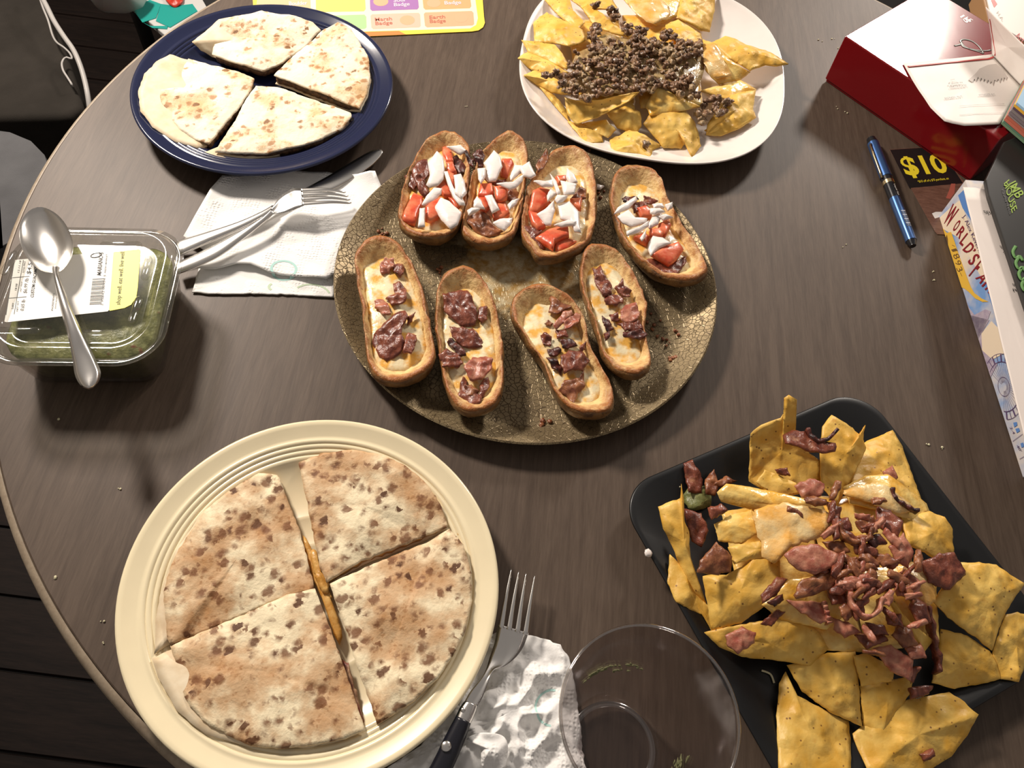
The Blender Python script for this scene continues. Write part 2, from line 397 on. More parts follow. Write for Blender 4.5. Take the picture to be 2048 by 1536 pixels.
def rsq(center, rot, lv, n=96):
    """loft of rounded squares: lv = (half x, half y, corner radius, z above table)"""
    V, Fc = [], []; c, s = math.cos(rot), math.sin(rot)
    for hx, hy, r, z in lv:
        r = min(r, hx, hy)
        for i in range(n):
            a = 2*PI*(i+.5)/n; q = int(i//(n/4)); x = (hx-r)*(1 if q in (0, 3) else -1)+r*math.cos(a); y = (hy-r)*(1 if q in (0, 1) else -1)+r*math.sin(a)
            V.append((center[0]+x*c-y*s, center[1]+x*s+y*c, T+z))
    for k in range(len(lv)-1):
        for i in range(n):
            j = (i+1) % n; Fc.append((k*n+i, k*n+j, k*n+n+j, k*n+n+i))
    Fc.append(tuple(range(n-1, -1, -1))); Fc.append(tuple((len(lv)-1)*n+i for i in range(n)))
    return V, Fc
def sq(h, r, z): return (h, h, r, z)
BROT = math.radians(31.5)
V, Fc = rsq(BK, BROT, [sq(.01, .01, .006), sq(.085, .03, .006), sq(.094, .033, .0066), sq(.104, .035, .0100), sq(.112, .036, .0138), sq(.120, .035, .0160), sq(.1236, .034, .0168), sq(.1246, .034, .0160), sq(.1238, .034, .0148), sq(.110, .034, .0098), sq(.092, .030, .0020), sq(.088, .03, .0004), sq(.08, .03, .0004), sq(.078, .03, .003), sq(.01, .01, .003)])
tag(mesh('square_plate', V, Fc, M['black_glaze'], loc=(BK[0], BK[1], T)), 'black square plate under the bacon nachos at lower right', 'plate')
# baking pan
m_, nt, b = new_mat('crackled_pan_metal'); n = N(nt, rnd=False); M['pan'] = m_
vo = n.voro(230, 'DISTANCE_TO_EDGE'); cr = n.ramp(vo.outputs['Distance'], [(.0, 0.0), (.07, 1.0)])
big = n.noise(14, 4, .6); gr = n.noise(38, 5, .65)
sx = nt.nodes.new('ShaderNodeSeparateXYZ'); nt.links.new(n.co, sx.inputs[0])
rad = n.math('SQRT', n.math('ADD', n.math('MULTIPLY', sx.outputs[0], sx.outputs[0]), n.math('MULTIPLY', n.math('SUBTRACT', sx.outputs[1], .015), n.math('SUBTRACT', sx.outputs[1], .015))))
mid = n.math('ADD', n.ramp(n.math('MULTIPLY', rad, 5.0), [(.10, 1.0), (.66, 0.0)]), n.math('MULTIPLY', n.math('SUBTRACT', gr, .5), 1.7), True)
grease = n.ramp(mid, [(.45, 0.0), (.75, 1.0)])
base = n.mix(cr, (.095, .064, .034), (.34, .26, .145)); base = n.mix(n.ramp(big, [(.4, 0.0), (.7, .6)]), base, (.10, .07, .04))
gcol = n.mix(n.ramp(n.noise(120, 4), [(.35, 0.0), (.62, 1.0)]), (.42, .24, .06), (.62, .52, .32)); base = n.mix(grease, base, gcol)
nt.links.new(base, b.inputs['Base Color']); nt.links.new(n.math('SUBTRACT', .55, n.math('MULTIPLY', grease, .5)), b.inputs['Metallic'])
nt.links.new(n.ramp(gr, [(.3, .28), (.7, .5)]), b.inputs['Roughness'])
p1 = n.bump(cr, .5, .0004, b); n.bump(n.noise(300, 3), .3, .0006, b, p1)
V, Fc = lathe([(.002, .003), (.08, .003), (.148, .0032), (.153, .0042), (.158, .0072), (.168, .0138), (.1725, .0162), (.1752, .0176), (.1766, .0166), (.1755, .0148), (.171, .0128), (.160, .0062), (.154, .0020), (.148, .0006), (.002, .0006)], (PN[0], PN[1], T), 160)
tag(sharp(mesh('pizza_pan', V, Fc, M['pan'], loc=(PN[0], PN[1], T)), 60), 'round crackle-coated metal baking pan holding loaded potato skins', 'baking pan')

# ------------------------------------------------------------------ placemat
z2 = zz(480, 0, 3.303)
M['pm_yellow'] = plain('placemat_yellow', srgb(252, 222, 90), .35); M['pm_white'] = plain('placemat_cream', srgb(252, 240, 205), .35)
pmt = thing('placemat', 'yellow bordered laminated placemat with coloured cells behind the blue plate', 'placemat', P(800, 20, 0))
def flat(name, pts, z0, z1, mat, parent, smooth_n=0):
    w = PP(pts, z1)
    if smooth_n: w = catmull(w, smooth_n)
    V, Fc = prism([(p.x, p.y) for p in w], z0, z1); return mesh(name, V, Fc, mat, parent, False)
flat('mat_body', z2([(60, -420), (1540, -480), (1570, -440), (1612, 110), (1618, 150), (1605, 180), (1575, 200), (1530, 207), (830, 240), (300, 262), (100, 265)]), .0003, .0012, M['pm_yellow'], pmt)
flat('border_stripe', z2([(560, 252), (570, 218), (1050, 204), (1085, 222), (1100, 228), (830, 240)]), .0012, .00125, plain('placemat_orange', srgb(214, 140, 80), .35), pmt)
flat('inner_panel', z2([(90, -380), (1510, -440), (1558, 20), (1572, 120), (1560, 165), (1520, 188), (830, 208), (130, 230)]), .0012, .0013, M['pm_white'], pmt)
for nm, pts, c in [('cell', [(118, -60), (462, -70), (468, 66), (455, 74), (112, 80), (105, 70)], (214, 190, 150)), ('cell', [(500, -70), (822, -78), (830, 60), (818, 74), (512, 80), (502, 70)], (238, 214, 120)),
                   ('cell', [(855, -78), (1168, -84), (1182, 48), (1172, 62), (872, 72), (860, 60)], (168, 122, 178)), ('cell', [(1198, -84), (1510, -90), (1528, 40), (1518, 54), (1225, 64), (1212, 52)], (244, 172, 124)),
                   ('cell', [(520, 105), (822, 96), (834, 110), (836, 180), (824, 190), (525, 205)], (172, 210, 152)), ('cell', [(862, 104), (872, 94), (1180, 84), (1190, 96), (1194, 170), (1184, 180), (880, 192), (868, 182)], (246, 188, 168)),
                   ('cell', [(1214, 92), (1224, 82), (1530, 72), (1542, 84), (1547, 158), (1536, 168), (1235, 180), (1222, 170)], (244, 176, 140))]:
    flat(nm, z2(pts), .0013, .0014, plain('placemat_cell', srgb(*c), .35), pmt)
M['pm_text'] = plain('placemat_text', srgb(190, 120, 100), .4); M['pm_text2'] = plain('placemat_light_text', srgb(238, 220, 232), .4); M['pm_shape'] = plain('placemat_pale_shape', srgb(238, 176, 140), .4)
def lz(txt, a, b_, c, zf, z, mat, par, **k):
    a, b_, c = zf([a, b_, c]); return lettering(txt, P(*a, z), P(*b_, z), P(*c, z), mat, par, **k)
for txt, a, b_, c, mt in [('Marsh', (893, 140), (1005, 134), (890, 118), 'pm_text'), ('Badge', (895, 166), (1008, 160), (893, 144), 'pm_text'), ('Earth', (1252, 126), (1356, 121), (1250, 104), 'pm_text'), ('Badge', (1255, 152), (1360, 147), (1253, 130), 'pm_text'),
                          ('Soul', (1015, 14), (1090, 10), (1013, -8), 'pm_text2'), ('Badge', (1018, 42), (1122, 37), (1016, 20), 'pm_text2'), ('Badge', (1352, 30), (1462, 26), (1350, 8), 'pm_text2'), ('Boulder', (325, 36), (445, 31), (323, 12), 'pm_text2')]:
    lz(txt, a, b_, c, z2, .0014, M[mt], pmt, lift=.0002, bold=.01)
for cx_, cy_, rx, ry in ((1105, 133, 50, 32), (1460, 118, 46, 30), (1280, 20, 46, 28), (930, 10, 50, 30)):
    flat('printed_shape', z2([(cx_+rx*math.cos(t*PI/8), cy_+ry*math.sin(t*PI/8)) for t in range(16)]), .0014, .00146, M['pm_shape'], pmt)

# ------------------------------------------------------------------ paper towels
m_, nt, b = new_mat('embossed_paper_towel'); n = N(nt, rnd=False); M['towel'] = m_
setp(b, color=(.86, .85, .83), rough=.95, sss=.0)
vo = n.voro(330, 'F1', rnd=.35); qd = n.ramp(n.noise(38, 1), [(.45, 0.0), (.6, 1.0)])
n.bump(n.math('ADD', n.math('MULTIPLY', n.ramp(vo.outputs['Distance'], [(.1, 0.0), (.5, 1.0)]), qd), n.math('MULTIPLY', n.noise(700, 2), .25)), .55, .0012, b)
M['towel_teal'] = plain('towel_print_teal', srgb(176, 214, 208), .95); M['towel_green'] = plain('towel_print_green', srgb(196, 214, 186), .95)
z8 = zz(340, 280, 4.452)
from mathutils.bvhtree import BVHTree
TOWEL = []
def on_towel(p):
    zs_ = [h[0].z for h in (t.ray_cast(Vector((p.x, p.y, T+.1)), Vector((0, 0, -1))) for t in TOWEL) if h[0] is not None]
    return Vector((p.x, p.y, (max(zs_) if zs_ else p.z)+.0002))
tw = thing('paper_towel', 'folded white paper towel under the knife and fork beside the baking pan', 'paper towel', P(560, 450, 0))
def towel_sheet(name, pts, z, amp, nsc, parent, seed, thick=.0012, n_=90, fn=None, edgewob=.0):
    w = linear(PP(pts, z), n_)
    V, Fc = sheet(w, thick, 0, amp, nsc, 22, 1.0, seed, fn=fn, wob=edgewob); TOWEL.append(BVHTree.FromPolygons([tuple(v) for v in V], Fc)); return mesh(name, V, Fc, M['towel'], parent)
towel_sheet('lower_layer', z8([(330, 900), (260, 1150), (200, 1356), (380, 1372), (950, 1372), (1460, 1402), (1475, 1150), (1200, 900)]), .0016, .0008, 60, tw, 1, edgewob=.0008)
def tfn(q, t):
    a = P(640+0, 520, .004); e = P(340+720/4.452, 280+1120/4.452, .004)
    return .0035*max(0, t-.55)*(1+math.sin(q.x*95+.6)) + .006*math.exp(-((q.x-P(340+1800/4.452, 355).x)**2+(q.y-P(340+1800/4.452, 355).y)**2)/.00012)
towel_sheet('upper_layer', z8([(470, 330), (900, 280), (1400, 292), (1560, 335), (1680, 330), (1830, 312), (1890, 430), (1760, 580), (1650, 720), (1500, 1180), (1400, 1245), (1230, 1232), (1100, 1212), (980, 1200), (880, 1180), (790, 1145), (720, 1120), (600, 1115), (400, 1150), (220, 1142), (345, 1010), (130, 880), (320, 540), (370, 450)]), .0050, .0016, 34, tw, 2, fn=tfn)
def ring(cx_, cy_, r0, r1, zf, z, mat, par, a0=0, a1=2*PI, sy=.62, name='printed_ring', dip=None):
    K = 40; V, Fc = [], []
    for i in range(K+1):
        a = a0+(a1-a0)*i/K
        for r in (r0, r1):
            (x, y), = zf([(cx_+r*math.cos(a), cy_+r*sy*math.sin(a))]); V.append(on_towel(P(x, y, z)))
    Fc = [(2*i, 2*i+1, 2*i+3, 2*i+2) for i in range(K)]
    return mesh(name, V, Fc, mat, par, False)
ring(1005, 1118, 98, 122, z8, .0112, M['towel_teal'], tw, sy=.66)
ring(1250, 1390, 165, 185, z8, .0032, M['towel_green'], tw, -2.3, -.3, name='printed_arc')
ring(930, 1300, 40, 62, z8, .0032, M['towel_green'], tw, 2.2, 4.2, name='printed_arc')
# crumpled towel between cream plate and cup
z7 = zz(820, 1120, 3.012)
tw2 = thing('paper_towel', 'crumpled white paper towel under the black-handled fork', 'paper towel', P(1050, 1450, 0))
def cfn(q, t):
    u = nz(q, 42, 5); v = nz(q, 85, 9)
    r = max(0, 1-abs(u)*3)*.009 + max(0, 1-abs(v)*4)*.0022
    return max(0, r)*(1-.72*t**3)
w = linear(PP(z7([(380, 500), (560, 420), (700, 452), (760, 462), (840, 490), (900, 520), (945, 570), (975, 660), (1010, 900), (1060, 1290), (700, 1420), (100, 1420), (-250, 1330), (60, 1120), (260, 860), (330, 640)]), .002), 140)
V, Fc = sheet(w, .0012, 0, .0012, 160, 40, 1.0, 4, center=P(1035, 1420, .002), fn=cfn, wob=.001)
TOWEL.append(BVHTree.FromPolygons([tuple(v) for v in V], Fc)); mesh('crumpled_sheet', V, Fc, M['towel'], tw2)
V, Fc = sheet(catmull(PP(z7([(340, 1080, .012), (430, 1040, .016), (560, 1060, .015), (590, 1150, .012), (560, 1260, .012), (440, 1250, .014), (420, 1130, .012)])), 40), .001, .006, .005, 120, 12, 1.0, 8); mesh('folded_flap', V, Fc, M['towel'], tw2)
ring(860, 890, 96, 108, z7, .0075, M['towel_teal'], tw2, 1.7, 4.9, sy=1.1, name='printed_arc')
# second towel with teal print peeking out from below the cream plate
V, Fc = sheet(linear(PP(z7([(300, 470), (480, 440), (478, 560), (460, 640), (330, 900), (180, 1060), (0, 1100), (100, 800)]), .0012), 60), .0008, 0, .0004, 80, 8, 1.0, 3)
tw3 = mesh('paper_napkin', V, Fc, plain('teal_print_napkin', srgb(120, 160, 160), .9)); tag(tw3, 'teal and white printed napkin edge under the cream plate rim', 'napkin')

# ------------------------------------------------------------------ cutlery
m_, nt, b = new_mat('brushed_steel'); n = N(nt, rnd=False); M['steel'] = m_
setp(b, color=(.80, .78, .75), metal=1.0, rough=.24); n.bump(n.noise(90, 2), .05, .0006, b)
def strip(sec, thick, crown=.0, n_=40, cap=True, conc=0.0):
    """lofted flat bar through sections (L, R) of 3-D points; crown lifts the middle, conc dishes it"""
    Ls = catmull([s[0] for s in sec], n_, False); Rs = catmull([s[1] for s in sec], n_, False); V, Fc = [], []
    m_ = 7
    for k in range(n_):
        L, R = Ls[k], Rs[k]; d = (Ls[min(n_-1, k+1)]-Ls[max(0, k-1)]); nr = (R-L).cross(d).normalized()
        if nr.z < 0: nr = -nr
        th = thick(k/(n_-1)) if callable(thick) else thick
        for side in (1, -1):
            rng = range(m_) if side == 1 else range(m_-2, 0, -1)
            for i in rng:
                t = i/(m_-1); e = 1-(2*t-1)**2; V.append(L.lerp(R, t)+nr*(crown*e-conc*e+side*th*.5*(.25+.75*math.sqrt(max(e, 0)))))
    w_ = 2*m_-2
    for k in range(n_-1):
        for i in range(w_):
            j = (i+1) % w_; Fc.append((k*w_+i, k*w_+j, k*w_+w_+j, k*w_+w_+i))
    if cap: Fc.append(tuple(range(w_-1, -1, -1))); Fc.append(tuple((n_-1)*w_+i for i in range(w_)))
    return V, Fc
def LR(zf, rows):
    """rows (Lx, Ly, Rx, Ry, z)"""
    out = []
    for a, b_, c, d, z in rows:
        (p, q) = zf([(a, b_), (c, d)]); out.append((P(*p, z), P(*q, z)))
    return out
# black handled fork
fk = thing('fork', 'steel fork with black riveted handle lying between the cream plate and cup', 'fork', P(960, 1400, 0))
head = strip(LR(z7, [(532, 388, 712, 440, .016), (522, 430, 700, 480, .0145), (508, 500, 676, 535, .0125), (482, 580, 632, 592, .0125), (468, 630, 570, 640, .0145), (455, 668, 512, 660, .0165), (425, 720, 480, 715, .0185), (365, 790, 440, 820, .0195), (330, 850, 405, 882, .0195)]), .002, .0, 46, conc=.0012)
tines = []
for (ax, ay), (bx, by), (tx, ty) in [((532, 392), (566, 402), (609, 55)), ((580, 404), (614, 414), (654, 68)), ((630, 418), (664, 430), (698, 80)), ((678, 432), (713, 440), (750, 95))]:
    mx, my = (ax+tx)/2, (ay+ty)/2; nx, ny = (bx+tx)/2, (by+ty)/2
    tines.append((strip(LR(z7, [(ax, ay+12, bx, by+12, .0155), (mx-3, my, nx+3, ny, .0165), (tx-5, ty+8, tx+5, ty+10, .0165), (tx-1, ty, tx+2, ty+1, .0165)]), .002, 0, 14)))
mesh('head', *head, M['steel'], fk)
for t_ in tines: mesh('tine', *t_, M['steel'], fk)
mesh('bolster', *strip(LR(z7, [(328, 852, 408, 884, .0195), (300, 890, 395, 925, .0195), (275, 945, 365, 990, .0195)]), .0075, 0, 14), M['steel'], fk)
M['blackplastic'] = plain('black_handle_plastic', (.012, .012, .018), .28)
hd = mesh('handle', *strip(LR(z7, [(277, 940, 366, 987, .0195), (210, 1065, 330, 1090, .0185), (150, 1190, 275, 1220, .017), (90, 1300, 225, 1330, .0155), (30, 1420, 165, 1455, .014)]), .010, 0, 24), M['blackplastic'], fk)
for x, y, r, z in ((218, 1120, .0036, .0232), (320, 903, .0018, .0228)):
    (p,) = z7([(x, y)]); c = P(*p, z); V, Fc = lathe([(.0002, .0012), (r*.7, .001), (r, 0), (r, -.004)], c, 20); mesh('rivet', V, Fc, M['steel'], hd if r > .002 else fk)
# knife
kn = thing('table_knife', 'steel table knife half under the plain fork by the blue plate', 'knife', P(560, 410, 0))
mesh('blade', *strip(LR(z8, [(905, 590, 930, 640, .011), (1100, 485, 1180, 530, .0095), (1220, 422, 1300, 490, .009), (1400, 325, 1480, 430, .0085), (1600, 205, 1680, 315, .008), (1750, 118, 1800, 235, .0075), (1840, 82, 1870, 160, .0075), (1885, 88, 1897, 110, .0075)]), .0016, 0, 40), M['steel'], kn)
mesh('handle', *strip(LR(z8, [(55, 905, 75, 1050, .0085), (110, 885, 130, 1020, .010), (300, 830, 330, 930, .0115), (600, 735, 640, 800, .012), (800, 650, 840, 700, .012), (910, 588, 940, 638, .0115)]), .006, 0, 30), M['steel'], kn)
# plain fork
fk2 = thing('fork', 'plain steel dinner fork lying across the knife on the paper towel', 'fork', P(520, 420, 0))
mesh('head', *strip(LR(z8, [(1178, 432, 1195, 585, .0255), (1100, 432, 1160, 600, .0245), (1030, 465, 1090, 625, .0215), (970, 515, 1030, 645, .0195), (925, 580, 960, 655, .0185), (890, 625, 915, 660, .0185)]), .002, 0, 34, conc=.0018), M['steel'], fk2)
for (ax, ay), (bx, by), (mx, my), (tx, ty) in [((1180, 432), (1185, 462), (1400, 440), (1565, 468)), ((1184, 470), (1188, 500), (1410, 478), (1588, 502)), ((1188, 510), (1191, 540), (1420, 515), (1603, 534)), ((1191, 550), (1195, 585), (1430, 552), (1614, 562))]:
    mesh('tine', *strip(LR(z8, [(ax-20, ay, bx-20, by, .0253), (mx, my-12, mx, my+14, .025), (tx-20, ty-7, tx-20, ty+6, .0205), (tx, ty-3, tx, ty+2, .019)]), .002, 0, 16), M['steel'], fk2)
mesh('handle', *strip(LR(z8, [(900, 615, 925, 660, .0185), (820, 690, 850, 730, .0188), (640, 800, 690, 860, .0180), (400, 930, 460, 1030, .0155), (200, 1030, 260, 1130, .0125), (80, 1085, 130, 1180, .0105), (40, 1110, 70, 1200, .0100)]), .0035, .0008, 36), M['steel'], fk2)

# ------------------------------------------------------------------ guacamole tub
def clear(name, tint=(.97, .97, .96), rough=.06, facing=.16, base=.06):
    m_, nt, b = new_mat(name); nt.nodes.remove(b); out = nt.nodes['Material Output']
    tr = nt.nodes.new('ShaderNodeBsdfTransparent'); tr.inputs[0].default_value = tuple(tint)+(1,)
    gl = nt.nodes.new('ShaderNodeBsdfGlossy'); gl.inputs[0].default_value = (1, 1, 1, 1); gl.inputs['Roughness'].default_value = rough
    lw = nt.nodes.new('ShaderNodeLayerWeight'); lw.inputs['Blend'].default_value = .5
    pw_ = nt.nodes.new('ShaderNodeMath'); pw_.operation = 'POWER'; nt.links.new(lw.outputs['Facing'], pw_.inputs[0]); pw_.inputs[1].default_value = 4.0
    sc_ = nt.nodes.new('ShaderNodeMath'); sc_.operation = 'MULTIPLY_ADD'; sc_.use_clamp = True; nt.links.new(pw_.outputs[0], sc_.inputs[0]); sc_.inputs[1].default_value = .7; sc_.inputs[2].default_value = base
    mx = nt.nodes.new('ShaderNodeMixShader')
    nt.links.new(sc_.outputs[0], mx.inputs[0]); nt.links.new(tr.outputs[0], mx.inputs[1]); nt.links.new(gl.outputs[0], mx.inputs[2]); nt.links.new(mx.outputs[0], out.inputs[0])
    return m_
M['clear'] = clear('clear_tub_plastic', (.93, .93, .92), .10, base=.05)
M['clear_lid'] = clear('clear_lid_plastic', (.90, .90, .885), .07, base=.07)
GC = (-.353, .373); GR = math.radians(8)
gt = thing('deli_tub', 'clear plastic deli tub with snap lid and yellow price label at left', 'food tub', (GC[0], GC[1], T))
def shell(lv): return rsq(GC, GR, lv, 80)
V, Fc = shell([sq(.049, .014, .0012), sq(.052, .016, .0004), sq(.0545, .018, .004), sq(.0625, .024, .050), sq(.066, .028, .0525), sq(.0665, .028, .0535), sq(.0620, .024, .0520), sq(.0535, .018, .0052), sq(.049, .014, .002)])
mesh('base', V, Fc[:-2]+[tuple(range(79, -1, -1)), tuple(8*80+i for i in range(80))], M['clear'], gt)
V, Fc = shell([sq(.010, .008, .0565), sq(.0490, .019, .0565), sq(.0500, .020, .0565), sq(.0525, .022, .0570), sq(.0545, .024, .0605), sq(.0580, .027, .0622), sq(.0615, .030, .0618), sq(.0640, .031, .0590), sq(.0660, .032, .0560), sq(.0700, .035, .0550), sq(.0703, .035, .0545), sq(.0662, .032, .0550)])
lid = mesh('lid', V, Fc[:-2]+[tuple(range(79, -1, -1))], M['clear_lid'], gt)
z6 = zz(0, 380, 3.656)
for (ax, ay), (bx, by) in [((760, 398), (1010, 400)), ((1085, 505), (1055, 630)), ((1015, 800), (965, 950)), ((610, 1045), (800, 1045)), ((-30, 1030), (265, 1030)), ((110, 465), (30, 600))]:
    (a, c) = z6([(ax, ay), (bx, by)]); A, B = P(*a, .0572), P(*c, .0572); d = (B-A).normalized()*.003
    V, Fc = tube([A-d, A-d*.6, A, B, B+d*.6, B+d], [.0008, .0024, .0032, .0032, .0024, .0008], 10, .75); mesh('rib', V, Fc, M['clear_lid'], lid)
# price label
M['label_white'] = plain('label_paper', (.86, .84, .79), .5); M['label_yellow'] = plain('label_yellow', srgb(246, 240, 60), .45); M['ink'] = plain('black_ink', (.03, .03, .03), .6); M['ink_grey'] = plain('grey_ink', (.2, .2, .2), .6)
z9 = zz(0, 470, 6.827)
lab = flat('price_label', z9([(60, 1182), (205, 340), (1530, 222), (1550, 235), (1490, 1020), (1470, 1042), (90, 1190)]), .0567, .0569, M['label_white'], gt)
flat('yellow_band', z9([(1552, 230), (1900, 190), (1918, 205), (1880, 720), (1860, 850), (1790, 950), (1700, 995), (1500, 1034), (1488, 1020)]), .0567, .05695, M['label_yellow'], gt)
zl = .0570
for txt, a, b_, c, mt in [('shop well. eat well. live well.', (1640, 955), (1702, 218), (1580, 950), 'ink'), ('MARIANO\u2019S', (1380, 552), (1412, 240), (1322, 545), 'ink'), ('CUSTOM GUACAMOLE', (458, 852), (515, 400), (415, 848), 'ink'),
                          ('0.65 lb', (322, 1035), (345, 885), (275, 1030), 'ink_grey'), ('$6.99 /lb', (362, 795), (392, 590), (315, 790), 'ink_grey'), ('$4.54', (415, 535), (450, 330), (362, 530), 'ink'), ('12.11.18', (262, 515), (290, 350), (238, 510), 'ink_grey'),
                          ('18.58', (225, 755), (240, 665), (200, 752), 'ink_grey'), ('5497', (185, 1015), (200, 930), (155, 1010), 'ink_grey'), ('NET WT', (243, 1045), (260, 900), (222, 1040), 'ink_grey'), ('UNIT PRICE', (288, 780), (310, 640), (268, 775), 'ink_grey'), ('TOTAL PRICE', (330, 520), (350, 360), (306, 515), 'ink_grey'),
                          ('INGREDIENTS', (722, 1035), (750, 800), (698, 1030), 'ink_grey'), ('AVOCADO', (765, 1010), (785, 850), (745, 1005), 'ink_grey'), ('2 95642 00454 5', (1405, 965), (1445, 545), (1376, 960), 'ink_grey'), ('FRESH MARKET', (1445, 520), (1468, 260), (1425, 515), 'ink_grey')]:
    A, B, C = (P(*p, zl) for p in z9([a, b_, c])); lettering(txt, A, B, C, M[mt], lab if 'shop' not in txt else gt, lift=.0001, bold=.008)
def bar(p, q, w, zf, z, mat, par, name='printed_line'):
    (a, c) = zf([p, q]); A, B = P(*a, z), P(*c, z); d = (B-A).normalized(); s_ = Vector((-d.y, d.x, 0))*w/2
    return mesh(name, [A-s_, B-s_, B+s_, A+s_], [(0, 1, 2, 3)], mat, par, False)
for p, q in [((80, 1090), (195, 350)), ((192, 1080), (318, 340)), ((122, 862), (360, 842)), ((168, 582), (402, 562))]: bar(p, q, .0004, z9, zl+.0001, M['ink'], lab)
y0 = 950; k = 0
for i, w_ in enumerate([3, 2, 1, 3, 2, 2, 4, 1, 3, 2, 1, 2, 3, 2, 1, 4, 2, 3, 1, 2]):
    yy = 945-i*18; bar((1222+i*2.1, yy), (1385+i*2.1, yy-9), .0003*w_**.6, z9, zl+.0001, M['ink'], lab, 'barcode_bar')
# leaf mark above the store name
(lp,) = z9([(1312, 275)]); c = P(*lp, zl+.0001); mesh('printed_leaf', *tube([c+Vector((.004*math.cos(t*.52), .0026*math.sin(t*.52)+.0012*math.cos(t*.52), 0)) for t in range(13)], .00035, 4), M['ink'], lab)
# guacamole inside
m_, nt, b = new_mat('green_guacamole'); n = N(nt, rnd=False); M['guac'] = m_
f = n.ramp(n.noise(90, 5, .65), [(.3, 0.0), (.7, 1.0)]); col = n.mix(f, (.085, .10, .022), (.33, .33, .12)); col = n.mix(n.ramp(n.noise(60, 2), [(.66, 0.0), (.72, 1.0)]), col, (.20, .05, .02)); nt.links.new(col, b.inputs['Base Color']); setp(b, rough=.45, sss=.0); n.bump(n.noise(120, 4), .6, .003, b)
lv = [(.02, .012, .0028), (.0485, .015, .0030), (.0515, .018, .006), (.0582, .0235, .043), (.0555, .022, .0455), (.035, .02, .0468), (.010, .008, .047)]
V, Fc = shell([sq(*q) for q in lv])
V = [Vector(v) for v in V]; cg = Vector((GC[0], GC[1], T+.03))
V = [v - (v-cg).normalized()*abs(nz(v, 110, 3))*.0016 + Vector((0, 0, (nz(v, 150, 6)*.002 if v.z > T+.04 else 0))) for v in V]
o = mesh('guacamole', V, Fc, M['guac'], loc=(GC[0], GC[1], T+.002)); tag(o, 'chunky green guacamole filling the clear deli tub', 'guacamole', kind='stuff')
# serving spoon
sp = thing('serving_spoon', 'large steel serving spoon resting on the deli tub lid', 'spoon', P(100, 560, .06))
def spz(y): return .0735
ol = catmull(PP(z6([(140, 330), (155, 230), (215, 150), (300, 124), (400, 165), (480, 250), (530, 370), (522, 480), (480, 560), (432, 600), (385, 604), (300, 588), (220, 522), (163, 430)]), .0715), 48)
c = sum(ol, Vector())/48; K = 9; V, Fc = [], []
for side, th in ((0, 0), (1, -.0014)):
    for k in range(K+1):
        t = k/K
        for p in ol:
            q = c.lerp(p, t); V.append(Vector((q.x, q.y, q.z-.0095*(1-t**2.4)+th*(1 if t < 1 else .6))))
W = 48
for side in (0, 1):
    o_ = side*(K+1)*W
    for k in range(K):
        for i in range(W):
            j = (i+1) % W; f_ = (o_+k*W+i, o_+k*W+j, o_+(k+1)*W+j, o_+(k+1)*W+i); Fc.append(f_[::-1] if side == 0 else f_)
Fc += [(K*W+i, K*W+(i+1) % W, (K+1)*W+K*W+(i+1) % W, (K+1)*W+K*W+i) for i in range(W)]
mesh('bowl', V, Fc, M['steel'], sp)
mesh('handle', *strip(LR(z6, [(380, 575, 440, 570, .0705), (386, 615, 434, 603, .0725), (402, 690, 452, 672, .0765), (440, 860, 508, 822, .0775), (498, 1080, 588, 1010, .0735), (532, 1250, 658, 1150, .068), (548, 1350, 715, 1270, .0655), (572, 1405, 738, 1335, .0645), (600, 1440, 728, 1392, .0642), (628, 1453, 702, 1428, .064), (648, 1457, 680, 1446, .064)]), .0030, .0012, 50), M['steel'], sp)

# ------------------------------------------------------------------ clear cup
M['cup'] = clear('clear_cup_plastic', (.84, .82, .82), .10, base=.035)
CC = (.0988, .0890); cp_ = thing('plastic_cup', 'empty clear plastic drinking cup at the bottom edge', 'cup', (CC[0], CC[1], T))
V, Fc = lathe([(.0005, .0040), (.026, .0040), (.0292, .0036), (.0302, .0012), (.0314, .0004), (.0322, .003), (.0345, .02), (.0400, .06), (.0460, .100), (.0492, .1255), (.0500, .1282), (.0504, .130), (.0498, .1312), (.0488, .1304), (.0484, .128), (.0455, .104), (.0392, .06), (.0335, .02), (.0314, .006), (.030, .0052), (.0005, .0052)], (CC[0], CC[1], T), 96)
mesh('cup_wall', V, Fc, M['cup'], cp_)
V, Fc = lathe([(.0492, .1292), (.0506, .1290), (.0508, .1306), (.0498, .1314), (.0489, .1306)], (CC[0], CC[1], T), 96); Fc = Fc[:-2]+[(4*96+i, 4*96+(i+1) % 96, (i+1) % 96, i) for i in range(96)]
mesh('rim', V, Fc, clear('cup_rim_plastic', (.9, .88, .86), .12, base=.22), cp_)
V, Fc = lathe([(.0262, .0054), (.0270, .0062), (.0290, .0062), (.0302, .0054)], (CC[0], CC[1], T), 72); mesh('base_ring', V, Fc[:-2], clear('cup_ring_plastic', (.92, .9, .9), .12, base=.16), cp_)
